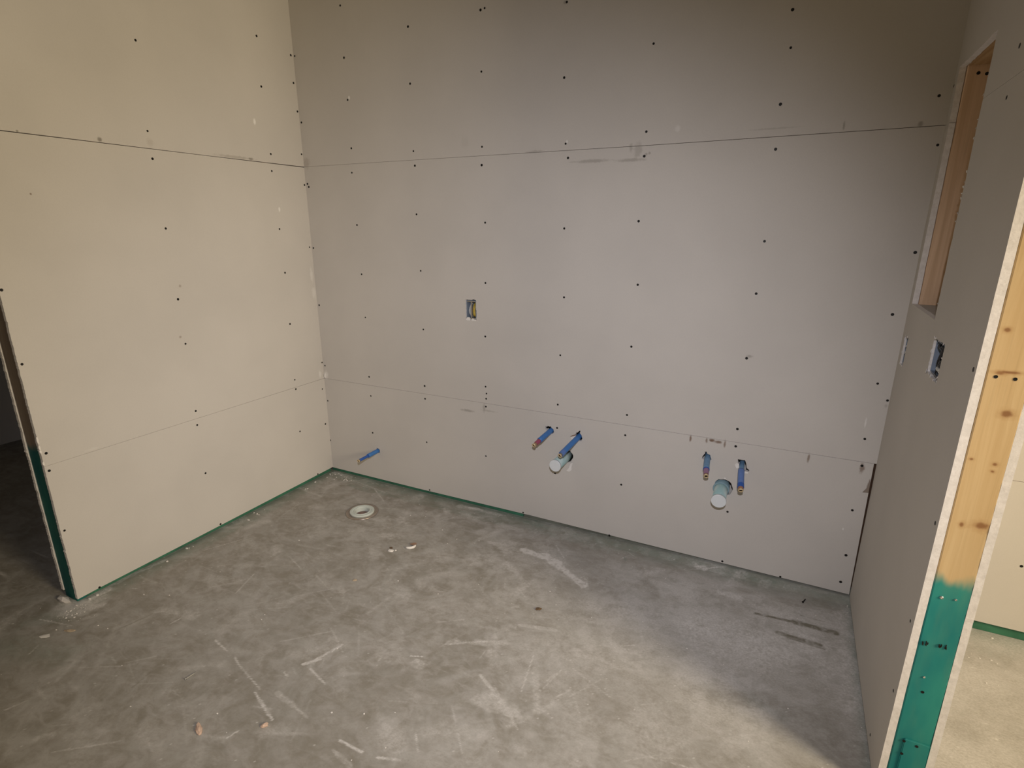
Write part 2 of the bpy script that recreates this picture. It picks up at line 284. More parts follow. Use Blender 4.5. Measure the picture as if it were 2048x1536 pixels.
def from_bm(name, bm, mats, parent=None, smooth=False):
    bmesh.ops.recalc_face_normals(bm, faces=bm.faces)
    if smooth:
        for f in bm.faces:
            f.smooth = True
    me = bpy.data.meshes.new(name)
    bm.to_mesh(me)
    bm.free()
    return link(name, me, parent, mats if isinstance(mats, (list, tuple)) else [mats])


def empty(name, loc=(0, 0, 0)):
    o = bpy.data.objects.new(name, None)
    o.empty_display_size = 0.1
    COL.objects.link(o)
    o.location = loc
    return o


def tag(o, label, cat, group=None):
    o['label'] = label
    o['category'] = cat
    if group:
        o['group'] = group
    return o


def struct(name, loc=(0, 0, 0)):
    o = empty(name, loc)
    o['kind'] = 'structure'
    return o


def box_bm(bm, x0, x1, y0, y1, z0, z1, bevel=0.0):
    vs = [bm.verts.new((x, y, z)) for x in (x0, x1) for y in (y0, y1) for z in (z0, z1)]
    idx = [(0, 1, 3, 2), (4, 6, 7, 5), (0, 4, 5, 1), (2, 3, 7, 6), (0, 2, 6, 4), (1, 5, 7, 3)]
    fs = [bm.faces.new([vs[i] for i in f]) for f in idx]
    if bevel:
        es = list({e for f in fs for e in f.edges})
        bmesh.ops.bevel(bm, geom=es, offset=bevel, segments=1, affect='EDGES')
    return bm


def block(name, x0, x1, y0, y1, z0, z1, mat, parent, bevel=0.002):
    bm = bmesh.new()
    box_bm(bm, x0, x1, y0, y1, z0, z1, bevel)
    return from_bm(name, bm, mat, parent)


def jag(loop, step=0.012, amp=0.0015, seed=1, only=None):
    """break the edges of a 2D loop into short torn teeth; `only` = set of edge numbers to tear"""
    r = random.Random(seed)
    out = []
    n = len(loop)
    for i in range(n):
        a = Vector(loop[i]).to_2d()
        b = Vector(loop[(i + 1) % n]).to_2d()
        out.append(a)
        if only is not None and i not in only:
            continue
        ln = (b - a).length
        k = max(1, int(ln / step))
        nrm = Vector((-(b - a).y, (b - a).x)).normalized()
        drift = 0.0
        for j in range(1, k):
            drift = 0.8 * drift + r.uniform(-amp, amp) * 0.6
            e = r.uniform(-amp, amp) * (2.2 if r.random() < 0.08 else 0.6) + drift
            t = (j + r.uniform(-0.3, 0.3)) / k
            out.append(a.lerp(b, t) + nrm * e)
    return [(p.x, p.y) for p in out]


def ragged_circle(cx, cz, r, seed, n=26, amp=0.16):
    q = random.Random(seed)
    return [(cx + math.cos(a) * r * (1 + q.uniform(-amp, amp)), cz + math.sin(a) * r * (1 + q.uniform(-amp, amp)))
            for a in [2 * math.pi * i / n for i in range(n)]]


def sheet(parent, axis, outer, holes, face, back, paper_mat, name='drywall_sheet'):
    """a gypsum board: paper faces, gypsum core showing on every cut edge"""
    loops = [outer] + list(holes)
    flat = [p for l in loops for p in l]
    tris = tessellate_polygon([[Vector((a, b, 0)) for a, b in l] for l in loops])

    def P(a, b, d):
        return (a, d, b) if axis == 'y' else (d, a, b)
    bm = bmesh.new()
    vf = [bm.verts.new(P(a, b, face)) for a, b in flat]
    vb = [bm.verts.new(P(a, b, back)) for a, b in flat]
    for t in tris:
        for vv in (vf, vb):
            try:
                bm.faces.new([vv[i] for i in t])
            except ValueError:
                pass
    k = 0
    for l in loops:
        n = len(l)
        for i in range(n):
            a, b = k + i, k + (i + 1) % n
            f = bm.faces.new((vf[a], vf[b], vb[b], vb[a]))
            f.material_index = 1
        k += n
    return from_bm(name, bm, [paper_mat, M_GYP], parent)


def screw_mesh():
    bm = bmesh.new()
    prof = [(0.0052, 0.0), (0.0050, 0.0005), (0.0040, 0.0003), (0.0016, 0.0002)]
    n = 12
    rings = []
    for r, h in prof:
        rings.append([bm.verts.new((r * math.cos(2 * math.pi * i / n), r * math.sin(2 * math.pi * i / n), h)) for i in range(n)])
    for a, b in zip(rings, rings[1:]):
        for i in range(n):
            bm.faces.new((a[i], a[(i + 1) % n], b[(i + 1) % n], b[i]))
    c = bm.verts.new((0, 0, 0.0001))
    for i in range(n):
        bm.faces.new((rings[-1][i], rings[-1][(i + 1) % n], c))
    bmesh.ops.recalc_face_normals(bm, faces=bm.faces)
    me = bpy.data.meshes.new('screw')
    bm.to_mesh(me)
    bm.free()
    me.materials.append(M_BLACK)
    return me


SCREW = screw_mesh()


def screws(sheets, axis, face, pts, into):
    """into: direction the screw head faces (+1 or -1 along the axis)"""
    rot = (math.radians(90), 0, 0) if axis == 'y' else (0, math.radians(90 * into), 0)
    if axis == 'y' and into > 0:
        rot = (math.radians(-90), 0, 0)
    q = random.Random(len(pts))
    for a, z in pts:
        par = next((s for s, z0, z1 in sheets if z0 <= z < z1), sheets[0][0])
        o = bpy.data.objects.new('screw', SCREW)
        COL.objects.link(o)
        o.parent = par
        d = face + into * 0.0002
        o.location = (a, d, z) if axis == 'y' else (d, a, z)
        o.rotation_euler = rot
        s = q.uniform(0.85, 1.12)
        o.scale = (s, s, 1)


def frames(pts):
    out = []
    for i, p in enumerate(pts):
        a = pts[max(0, i - 1)]
        b = pts[min(len(pts) - 1, i + 1)]
        t = (b - a).normalized()
        ref = Vector((0, 0, 1)) if abs(t.z) < 0.9 else Vector((1, 0, 0))
        s = t.cross(ref).normalized()
        out.append((s, s.cross(t).normalized()))
    return out


def tube_bm(bm, pts, radii, n=18, cap0=True, cap1=True, mat=0):
    pts = [Vector(p) for p in pts]
    rings = []
    for p, r, (s, u) in zip(pts, radii, frames(pts)):
        rings.append([bm.verts.new(p + s * (r * math.cos(2 * math.pi * i / n)) + u * (r * math.sin(2 * math.pi * i / n))) for i in range(n)])
    for a, b in zip(rings, rings[1:]):
        for i in range(n):
            f = bm.faces.new((a[i], a[(i + 1) % n], b[(i + 1) % n], b[i]))
            f.smooth = True
            f.material_index = mat
    for flag, ring in ((cap0, rings[0]), (cap1, rings[-1])):
        if flag:
            f = bm.faces.new(ring)
            f.material_index = mat
    return rings


def lathe_bm(bm, prof, centre, axis_rot=None, n=48):
    """prof: (radius, height) pairs, open profile"""
    R = axis_rot or Matrix.Identity(3)
    rings = []
    for r, h in prof:
        rings.append([bm.verts.new(Vector(centre) + R @ Vector((r * math.cos(2 * math.pi * i / n), r * math.sin(2 * math.pi * i / n), h))) for i in range(n)])
    for a, b in zip(rings, rings[1:]):
        for i in range(n):
            bm.faces.new((a[i], a[(i + 1) % n], b[(i + 1) % n], b[i])).smooth = False
    return rings


def chunk(name, loc, size, seed, mat, parent=None, rot=0.0, sub=2, rough=0.25):
    """an irregular broken bit resting on the floor"""
    bm = bmesh.new()
    bmesh.ops.create_icosphere(bm, subdivisions=sub, radius=1.0)
    q = random.Random(seed)
    for v in bm.verts:
        v.co *= 1 + q.uniform(-rough, rough)
        v.co = Vector((v.co.x * size[0] / 2, v.co.y * size[1] / 2, v.co.z * size[2] / 2))
    zmin = min(v.co.z for v in bm.verts)
    for v in bm.verts:
        v.co.z = max(v.co.z, zmin * 0.55)
    zmin = min(v.co.z for v in bm.verts)
    for v in bm.verts:
        v.co.z -= zmin
    o = from_bm(name, bm, mat, parent)
    o.location = loc
    o.rotation_euler = (0, 0, rot)
    return o


def flap(parent, axis, face, pts, mat, out=0.004, th=0.0012, name='torn_paper', tip=0):
    """a small torn piece of face paper or gypsum standing slightly off the board; sign of out = side"""
    bm = bmesh.new()

    def P(a, b, d):
        return (a, d, b) if axis == 'y' else (d, a, b)
    n = len(pts)
    f0 = [bm.verts.new(P(a, b, face + (out if i == tip else 0.0003 * (1 if out > 0 else -1)))) for i, (a, b) in enumerate(pts)]
    s = th if out > 0 else -th
    f1 = [bm.verts.new(P(a, b, face + (out if i == tip else 0.0003 * (1 if out > 0 else -1)) + s)) for i, (a, b) in enumerate(pts)]
    bm.faces.new(f0)
    bm.faces.new(f1)
    for i in range(n):
        bm.faces.new((f0[i], f0[(i + 1) % n], f1[(i + 1) % n], f1[i]))
    return from_bm(name, bm, mat, parent)


# ---------------------------------------------------------------- floor
def vnoise(x, y, scale, seed):
    r = np.random.RandomState(seed).rand(257, 257)
    u = x * scale + 37.7
    v = y * scale + 91.3
    iu = np.floor(u).astype(int)
    iv = np.floor(v).astype(int)
    fu = u - iu
    fv = v - iv
    fu = fu * fu * (3 - 2 * fu)
    fv = fv * fv * (3 - 2 * fv)
    iu %= 256
    iv %= 256
    return (r[iu, iv] * (1 - fu) * (1 - fv) + r[iu + 1, iv] * fu * (1 - fv) + r[iu, iv + 1] * (1 - fu) * fv + r[iu + 1, iv + 1] * fu * fv)


def fbm(x, y, scale, seed, oct=4):
    s = 0
    a = 0.5
    t = 0
    for k in range(oct):
        s = s + a * vnoise(x, y, scale * 2 ** k, seed + k)
        t += a
        a *= 0.55
    return s / t


DRAIN_C = (0.5375, -0.343)


def build_floor():
    xs = np.concatenate([np.arange(-2.6, -0.55, 0.12), np.arange(-0.5, 2.96, 0.0045), np.arange(2.97, 3.8, 0.012), np.arange(3.9, 6.61, 0.3)])
    ys = np.concatenate([np.arange(-5.1, -2.1, 0.15), np.arange(-2.1, 0.06, 0.0045), [0.14]])
    X, Y = np.meshgrid(xs, ys, indexing='ij')
    nx, ny = X.shape
    dust = np.zeros_like(X)
    green = np.zeros_like(X)
    dark = np.zeros_like(X)
    n1 = fbm(X, Y, 9, 3)
    n2 = fbm(X, Y, 45, 11)
    n4 = fbm(X, Y, 110, 31, 2)

    def stroke(ch, x0, y0, x1, y1, w, v, soft=0.55, brk=0.5):
        w = max(w, 0.003)
        m = w * 2.2 + 0.01
        i0, i1 = np.searchsorted(xs, [min(x0, x1) - m, max(x0, x1) + m])
        j0, j1 = np.searchsorted(ys, [min(y0, y1) - m, max(y0, y1) + m])
        if i1 <= i0 or j1 <= j0:
            return
        sl = (slice(i0, i1), slice(j0, j1))
        x, y = X[sl], Y[sl]
        dx, dy = x1 - x0, y1 - y0
        L2 = dx * dx + dy * dy + 1e-9
        t = np.clip(((x - x0) * dx + (y - y0) * dy) / L2, 0, 1)
        d = np.hypot(x - x0 - t * dx, y - y0 - t * dy) / w
        wob = 0.45 if ch == 'k' else 1.0
        d = d + wob * ((n1[sl] - 0.5) * 1.1 + (n2[sl] - 0.5) * 1.3)
        mk = np.clip((1.0 - d) / soft, 0, 1)
        mk = mk * mk * (3 - 2 * mk)
        br = np.clip((0.55 * n2[sl] + 0.45 * n4[sl] - 0.33) / 0.30, 0, 1)     # chalky gaps
        mk = mk * v * (1 - brk + brk * 1.6 * br)
        if ch == 'd':
            dust[sl] = np.maximum(dust[sl], mk) * 0.6 + (1 - (1 - dust[sl]) * (1 - mk)) * 0.4
        elif ch == 's':
            dust[sl] = np.maximum(dust[sl], mk * 1.4)
        elif ch == 'g':
            green[sl] = np.maximum(green[sl], mk)
        else:
            dark[sl] = np.maximum(dark[sl], mk)
            dust[sl] *= 1 - np.clip(mk, 0, 1)

    q = random.Random(21)
    for k in range(560):                                  # scuffs from trowels, boots and boards
        x = q.uniform(-0.6, 3.0)
        y = q.uniform(-2.1, -0.05)
        a = q.choice([q.gauss(0.45, 0.35), q.gauss(-0.5, 0.4), q.uniform(0, math.pi)])
        ln = q.uniform(0.02, 0.20)
        w = q.choice([0.003, 0.004, 0.006, 0.012, 0.02, 0.035])
        ch = q.choice('ddddsk')
        v = q.uniform(0.15, 0.5) if ch != 's' else q.uniform(0.25, 0.75)
        if ch == 's':
            w = 0.003
        if ch == 'k':
            v *= 0.6
        stroke(ch, x, y, x + ln * math.cos(a), y + ln * math.sin(a), w, v, 0.9 if ch == 'd' else 0.5)
    for k in range(230):                                  # wiped patches of gypsum dust
        x = q.uniform(-0.5, 3.0)
        y = q.uniform(-2.1, -0.03)
        a = q.uniform(0, math.pi)
        r = q.uniform(0.012, 0.065)
        v = q.uniform(0.18, 0.55) * (1.0 if x > 0.6 else 0.7) * min(1.0, max(0.45, 1.3 + 0.6 * y))  # dust thinned towards the camera, painted dimming against the strong headlamp
        ln = r * q.uniform(0.2, 2.0)
        stroke('d', x, y, x + ln * math.cos(a), y + ln * math.sin(a), r, v, q.uniform(0.35, 0.9), 0.6)
    for k in range(60):                                   # bare, cleaner patches
        x = q.uniform(-0.3, 3.0)
        y = q.uniform(-2.0, -0.03)
        a = q.uniform(0, math.pi)
        r = q.uniform(0.008, 0.035)
        ln = r * q.uniform(0.5, 3.0)
        stroke('k', x, y, x + ln * math.cos(a), y + ln * math.sin(a), r, q.uniform(0.12, 0.35), 0.6, 0.6)
    side = np.clip((X - 1.35) / 0.9, 0, 1) * np.clip((Y + 1.15) / 0.35, 0, 1) * np.clip(-Y / 0.22, 0.25, 1)
    dust = np.maximum(dust, side * (0.24 + 0.5 * n1))
    wx = X + 0.10 * (fbm(X, Y, 5, 51) - 0.5) + 0.03 * (n2 - 0.5)
    wy = Y + 0.10 * (fbm(X, Y, 5, 61) - 0.5) + 0.03 * (n1 - 0.5)
    for (sc_, th_, st_, seed_) in ((4.5, 0.55, 0.30, 71), (13, 0.575, 0.22, 81), (34, 0.60, 0.24, 91)):
        f = fbm(wx, wy * 1.35, sc_, seed_, 5)
        amt = st_ * np.clip(0.28 + 0.34 * X, 0.2, 0.85) * np.clip(1.25 + 0.45 * Y, 0.35, 1)  # fades near the camera and to the left, dimming the lamplit floor by colour
        ch_ = np.clip((f - th_) / 0.045, 0, 1) * amt * (0.55 + 0.6 * n4)
        dust = np.maximum(dust, ch_) * 0.5 + (1 - (1 - dust) * (1 - ch_)) * 0.5
        low_ = np.clip((1 - th_ - f + 0.01) / 0.05, 0, 1)
        dark = np.maximum(dark, 0.16 * low_)
        dust = dust * (1 - 0.3 * low_)
    for (ch, x0, y0, x1, y1, wd, v) in STROKES:
        stroke(ch, x0, y0, x1, y1, wd if ch != 's' else wd * 0.6, v, 1.0 if ch in 'dg' and wd > 0.03 else 0.5, 0.55)
    for k in range(26):                                   # white dust swept against the left wall end
        x, y = q.gauss(0.0, 0.05), q.gauss(-1.54, 0.03)
        a = q.uniform(0.2, 1.2)
        stroke('d', x, y, x + 0.04 * math.cos(a), y + 0.04 * math.sin(a), q.uniform(0.012, 0.03), q.uniform(0.35, 0.7), 0.8, 0.5)
    # green mould spray that drifted off the plates
    band = np.clip(1 - np.abs(Y + 0.02) / (0.07 + 0.05 * n1), 0, 1)
    green = np.maximum(green, 0.75 * band * (0.4 + n1))
    bandl = np.where((X > -0.16) & (Y > -1.55), np.clip(1 - np.abs(X - 0.0) / (0.06 + 0.06 * n1), 0, 1), 0)
    green = np.maximum(green, 0.75 * bandl * (0.4 + n1))
    bandr = np.where(X > 2.6, np.clip(1 - np.abs(X - 2.9) / (0.02 + 0.03 * n1), 0, 1), 0)
    green = np.maximum(green, 0.7 * bandr)
    strip = np.clip(1 - np.abs(Y - 0.004) / 0.016, 0, 1) * (X < 1.45) * (0.6 + 0.6 * n1)
    green = np.maximum(green, 1.25 * strip)
    stripl = np.clip(1 - np.abs(X + 0.004) / 0.016, 0, 1) * (Y > -1.25) * (0.6 + 0.6 * n1)
    green = np.maximum(green, 1.25 * stripl)
    room2 = np.where(X > 3.0, 0.30 + 0.45 * n1 + 0.25 * (n2 - 0.5), 0.0)
    dust = np.maximum(dust, room2)
    # plaster specks
    sp = (np.random.RandomState(8).rand(*X.shape) > 0.9985) & (n1 > 0.42)
    dust[sp] = np.maximum(dust[sp], 0.9)
    Z = np.zeros_like(X)
    # the screed rises slightly against the back wall towards the right corner
    rise = 0.014 * np.clip((X - 1.2) / 1.2, 0, 1) * np.clip(1 - (-Y) / 0.05, 0, 1) * (X < 2.95) * (Y > -0.2)
    Z += np.where(Y < 0.02, rise, rise * 0.9)
    verts = np.stack([X, Y, Z], -1).reshape(-1, 3)
    idx = np.arange(nx * ny).reshape(nx, ny)
    quads = np.stack([idx[:-1, :-1], idx[1:, :-1], idx[1:, 1:], idx[:-1, 1:]], -1).reshape(-1, 4)
    cx = verts[quads].mean(1)
    keep = np.hypot(cx[:, 0] - DRAIN_C[0], cx[:, 1] - DRAIN_C[1]) > 0.056
    quads = quads[keep]
    me = bpy.data.meshes.new('floor')
    me.vertices.add(len(verts))
    me.vertices.foreach_set('co', verts.astype(np.float32).ravel())
    me.loops.add(quads.size)
    me.loops.foreach_set('vertex_index', quads.astype(np.int32).ravel())
    me.polygons.add(len(quads))
    me.polygons.foreach_set('loop_start', np.arange(0, quads.size, 4, dtype=np.int32))
    me.polygons.foreach_set('loop_total', np.full(len(quads), 4, dtype=np.int32))
    me.update(calc_edges=True)
    at = me.attributes.new('marks', 'FLOAT_COLOR', 'POINT')
    colr = np.stack([dust, green, dark, np.ones_like(dust)], -1).reshape(-1).astype(np.float32)
    at.data.foreach_set('color', colr)
    me.validate()
    t = NT('poured_concrete')
    big = t.noise(1.7, 5, 0.6, rough=0.6)
    swirl = t.noise(4.5, 6, 2.2, rough=0.62)
    mid = t.noise(15, 5, 1.0, rough=0.6, stretch=(1, 1.7, 1))
    fine = t.noise(85, 4, rough=0.65)
    speck = t.noise(420, 2)
    c = t.mix(t.rng(swirl, 0.34, 0.68), (0.272, 0.252, 0.213), (0.376, 0.362, 0.332))
    c = t.mix(t.math('MULTIPLY', t.rng(mid, 0.4, 0.72), 0.6), c, (0.437, 0.415, 0.392))
    c = t.mix(t.math('MULTIPLY', t.rng(big, 0.45, 0.72), 0.28), c, (0.254, 0.229, 0.189))
    c = t.mix(t.math('MULTIPLY', t.rng(fine, 0.52, 0.75), 0.26), c, (0.177, 0.161, 0.140))
    c = t.mix(t.math('MULTIPLY', t.rng(speck, 0.62, 0.78), 0.3), c, (0.496, 0.484, 0.476))
    av = t.n('ShaderNodeVertexColor', layer_name='marks')
    sep = t.n('ShaderNodeSeparateColor', {0: av.outputs[0]})
    jit = t.rng(t.noise(120, 5, rough=0.7, stretch=(1, 1.4, 1)), 0.3, 0.7, 0.5, 1.25)
    g = t.math('MULTIPLY', sep.outputs[1], t.rng(mid, 0.3, 0.7, 0.5, 1.0))
    c = t.mix(t.math('MULTIPLY', g, 0.75, True), c, (0.115, 0.20, 0.145))
    k = t.math('MULTIPLY', sep.outputs[2], 0.85)
    c = t.mix(k, c, (0.19, 0.175, 0.135))
    d = t.math('MULTIPLY', sep.outputs[0], jit, True)
    c = t.mix(d, c, (0.62, 0.60, 0.575))
    h = t.math('ADD', t.math('MULTIPLY', mid, 0.5), t.math('MULTIPLY', fine, 0.25))
    h = t.math('ADD', h, t.math('MULTIPLY', sep.outputs[0], 0.25))
    t.bump(h, 0.22, 0.006)
    t.done(c, t.rng(swirl, 0.3, 0.7, 0.62, 0.8))
    o = link('floor', me, None, [t.m])
    o['kind'] = 'structure'
    return o


build_floor()

# ---------------------------------------------------------------- ceiling and the walls out of view
CEIL = 2.75
H1, H2 = 0.626, 1.845


def plain_wall(name, x0, x1, y0, y1, z0=0.0, z1=CEIL, mat=None):
    bm = bmesh.new()
    box_bm(bm, x0, x1, y0, y1, z0, z1)
    o = from_bm(name, bm, mat or M_PAPER)
    o['kind'] = 'structure'
    return o


plain_wall('ceiling', -2.62, 6.62, -5.12, 0.16, CEIL, CEIL + 0.1, M_CEIL)
plain_wall('wall_far_left', -2.62, -2.5, -5.1, 0.15)
plain_wall('wall_front', -2.5, 6.5, -5.1, -5.0)
bm = bmesh.new()                                           # unseen partition and lintel, added to block bounced light from the dark doorway
box_bm(bm, -0.12, 0.0, -5.0, -2.5, 0.0, CEIL)
box_bm(bm, -0.12, 0.0, -2.5, -1.51, 2.1, CEIL)
wl = from_bm('wall_light_block', bm, M_PAPER)
wl['kind'] = 'structure'
plain_wall('wall_far_right', 6.5, 6.62, -5.1, 0.15)

# ---------------------------------------------------------------- back wall
TH = 0.016
wall_back = struct('wall_back')
b_low_outer = [(0.0, 0.028), (0.7, 0.026), (1.4, 0.030), (2.1, 0.027), (2.8965, 0.025), (2.8915, H1 - 0.001), (0.0, H1 - 0.0005)]
P = PIPES
holes_low = [
    ragged_circle(P['t'][0][0] + 0.002, P['t'][0][1] + 0.003, 0.0165, 1),
    [(P['a'][0][0] + a, P['a'][0][1] + b) for a, b in ((-0.032, 0.004), (-0.030, 0.020), (-0.022, 0.016), (-0.018, 0.023), (-0.010, 0.019), (-0.004, 0.022), (0.004, 0.014), (0.013, 0.008), (0.016, -0.004), (0.012, -0.014), (0.0, -0.018), (-0.012, -0.014), (-0.02, -0.006))],
    [(P['b'][0][0] + a, P['b'][0][1] + b) for a, b in ((-0.014, 0.02), (-0.004, 0.024), (0.006, 0.036), (0.009, 0.030), (0.005, 0.022), (0.015, 0.012), (0.02, -0.004), (0.016, -0.018), (0.006, -0.02), (-0.012, -0.014), (-0.018, 0.0))],
    [(P['c'][0][0] + a, P['c'][0][1] + b) for a, b in ((-0.014, 0.012), (-0.01, 0.018), (-0.012, 0.026), (-0.004, 0.027), (-0.002, 0.019), (0.012, 0.014), (0.015, 0.004), (0.019, -0.006), (0.013, -0.014), (-0.012, -0.013), (-0.022, -0.009), (-0.02, 0.0))],
    [(P['d'][0][0] + a, P['d'][0][1] + b) for a, b in ((-0.018, 0.024), (0.012, 0.024), (0.018, 0.010), (0.022, -0.010), (0.034, -0.018), (0.032, -0.027), (0.018, -0.025), (0.010, -0.028), (-0.010, -0.024), (-0.014, 0.0))],
    ragged_circle(P['D1'][0][0] + 0.003, P['D1'][0][1] + 0.006, 0.037, 5, amp=0.08),
    ragged_circle(P['D2'][0][0] + 0.011, P['D2'][0][1] + 0.002, 0.041, 9, amp=0.07),
]
bs_low = sheet(wall_back, 'y', b_low_outer, holes_low, 0.0, TH, M_PAPER_B)
OUT_B = [(1.030, 1.064), (1.093, 1.066), (1.091, 1.168), (1.028, 1.166)]
bs_mid = sheet(wall_back, 'y', [(0.0, H1 + 0.0012), (2.9, H1 + 0.0006), (2.9, H2 - 0.0004), (1.9, H2 - 0.0037), (0.9, H2 - 0.0016), (0.0, H2 - 0.0004)],
               [jag(OUT_B, 0.006, 0.0012, 4)], 0.0, TH, M_PAPER_B)
bs_up = sheet(wall_back, 'y', [(0.0, H2 + 0.0005), (0.9, H2 - 0.0005), (1.9, H2 - 0.002), (2.9, H2 + 0.0015), (2.9, CEIL), (0.0, CEIL)],
              [], 0.0, TH, M_PAPER_B)
screws([(bs_low, 0, H1), (bs_mid, H1, H2), (bs_up, H2, 5)], 'y', 0.0, SCREW_BACK, -1)
# same wall beyond the right partition
bo_low = sheet(wall_back, 'y', [(3.012, 0.046), (6.5, 0.05), (6.5, 0.642), (3.012, 0.6425)], [], 0.0, TH, M_PAPER)
bo_mid = sheet(wall_back, 'y', [(3.012, 0.645), (6.5, 0.645), (6.5, 1.862), (3.012, 1.862)], [], 0.0, TH, M_PAPER)
bo_up = sheet(wall_back, 'y', [(3.012, 1.866), (6.5, 1.866), (6.5, CEIL), (3.012, CEIL)], [], 0.0, TH, M_PAPER)
screws([(bo_low, 0, 0.644), (bo_mid, 0.644, 5)], 'y', 0.0, SCREW_OTHER + [(3.62, 0.09), (3.62, 0.70), (3.62, 1.0), (3.62, 1.3)], -1)
block('bottom_plate', -0.02, 1.36, TH + 0.001, TH + 0.089, 0.0, 0.040, M_GREEN, wall_back)
bp = block('bottom_plate', 1.362, 2.95, TH + 0.001, TH + 0.089, 0.0, 0.040, M_PLATE_D, wall_back)
bp['label'] = 'grey dusty bottom plate'
block('bottom_plate', 2.952, 6.5, TH + 0.001, TH + 0.089, 0.0, 0.040, M_GREEN, wall_back)
block('stud', 2.884, 2.95, 0.034, 0.10, 0.041, 0.62, M_WOOD_DK, wall_back)
for x in (0.012, 0.405, 0.80, 1.16, 2.02, 2.50, 3.3, 3.9, 4.5, 5.1, 5.7, 6.3):
    block('stud', x - 0.019, x + 0.019, TH + 0.002, TH + 0.089, 0.04, CEIL, M_PINE_RAW, wall_back)
sheet(wall_back, 'y', [(-2.5, 0.0), (6.5, 0.0), (6.5, CEIL), (-2.5, CEIL)], [], 0.106, 0.122, M_PAPER)
sheet(wall_back, 'y', [(-2.5, 0.01), (-0.125, 0.01), (-0.125, CEIL), (-2.5, CEIL)], [], 0.0, TH, M_PAPER)
# torn board round the pipes
ax_, az_ = P['b'][0]
flap(wall_back, 'y', 0, [(ax_ - 0.045, az_ - 0.006), (ax_ - 0.030, az_ + 0.006), (ax_ - 0.014, az_ + 0.012), (ax_ - 0.016, az_ + 0.004)], M_TORN, -0.004, tip=1)
flap(wall_back, 'y', 0, [(ax_ - 0.040, az_ - 0.008), (ax_ - 0.014, az_ + 0.006), (ax_ - 0.012, az_ - 0.020), (ax_ - 0.030, az_ - 0.030)], M_CRUMB, -0.002, name='bare_gypsum')
dx_, dz_ = P['D1'][0]
flap(wall_back, 'y', 0, [(dx_ + 0.028, dz_ - 0.028), (dx_ + 0.040, dz_ - 0.024), (dx_ + 0.034, dz_ - 0.050), (dx_ + 0.036, dz_ - 0.064), (dx_ + 0.022, dz_ - 0.076), (dx_ + 0.008, dz_ - 0.073), (dx_ + 0.020, dz_ - 0.056)], M_CRUMB, -0.003, name='bare_gypsum')
ex_, ez_ = P['d'][0]
flap(wall_back, 'y', 0, [(ex_ - 0.020, ez_ + 0.008), (ex_ - 0.010, ez_ + 0.004), (ex_ - 0.008, ez_ - 0.016), (ex_ - 0.018, ez_ - 0.020), (ex_ - 0.027, ez_ - 0.004)], M_CRUMB, -0.002, name='bare_gypsum')
flap(wall_back, 'y', 0, [(ex_ + 0.008, ez_ - 0.022), (ex_ + 0.022, ez_ - 0.027), (ex_ + 0.031, ez_ - 0.028), (ex_ + 0.030, ez_ - 0.034), (ex_ + 0.012, ez_ - 0.036)], M_CRUMB, -0.003, name='bare_gypsum')
flap(wall_back, 'y', 0, [(2.872, 0.498), (2.8925, 0.500), (2.8915, 0.545), (2.888, 0.560), (2.884, 0.520)], M_TORN_G, -0.001)
flap(wall_back, 'y', 0, [(0.004, 0.640), (0.010, 0.668), (0.018, 0.652), (0.014, 0.628)], M_CRUMB, -0.004, name='bare_gypsum')

# ---------------------------------------------------------------- left wall
wall_left = struct('wall_left')
LY = -1.5
ls_low = sheet(wall_left, 'x', jag([(LY, 0.020), (-1.417, 0.022), (-1.0, 0.023), (-0.55, 0.026), (0.0, 0.030), (0.0, H1 - 0.0012), (LY, H1 - 0.0006)], 0.005, 0.0008, 6, {6}),
               [], 0.0, -TH, M_PAPER_L)
ls_mid = sheet(wall_left, 'x', jag([(LY, H1 + 0.0004), (0.0, H1 + 0.0008), (0.0, H2 - 0.0030), (-0.4, H2 - 0.0030), (-1.38, H2 - 0.0018), (LY, H2 - 0.002)], 0.005, 0.0008, 7, {5}),
               [], 0.0, -TH, M_PAPER_L)
ls_up = sheet(wall_left, 'x', jag([(LY, H2 + 0.0015), (-0.6, H2 - 0.0008), (0.0, H2 + 0.001), (0.0, CEIL), (LY, CEIL)], 0.005, 0.0008, 8, {4}),
              [], 0.0, -TH, M_PAPER_L)
screws([(ls_low, 0, H1), (ls_mid, H1, H2), (ls_up, H2, 5)], 'x', 0.0, SCREW_LEFT, 1)
block('bottom_plate', -0.105, -TH - 0.001, LY + 0.042, -0.001, 0.0, 0.040, M_GREEN, wall_left)
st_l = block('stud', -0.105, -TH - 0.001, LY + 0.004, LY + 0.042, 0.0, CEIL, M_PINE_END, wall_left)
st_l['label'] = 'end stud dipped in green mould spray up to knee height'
for y in (-1.08, -0.66, -0.25):
    block('stud', -0.105, -TH - 0.002, y - 0.019, y + 0.019, 0.04, CEIL, M_PINE_RAW, wall_left)
sheet(wall_left, 'x', jag([(LY, 0.03), (0.0, 0.012), (0.0, CEIL), (LY, CEIL)], 0.0045, 0.0012, 9, {3}), [], -0.122, -0.106, M_PAPER)
# crumbled paper and gypsum on the cut end
for (zc, s, k) in ((0.737, 0.026, 1), (0.706, 0.015, 2), (0.690, 0.012, 3), (0.640, 0.012, 4)):
    q = random.Random(k)
    flap(wall_left, 'x', 0, [(LY - 0.002, zc - s * 0.5), (LY + 0.003, zc - s * 0.7), (LY + 0.004, zc + s * 0.05), (LY + 0.0015, zc + s * 0.6), (LY - 0.002, zc + s * 0.45), (LY - 0.003, zc - s * 0.1)], M_CRUMB, 0.002, name='bare_gypsum')

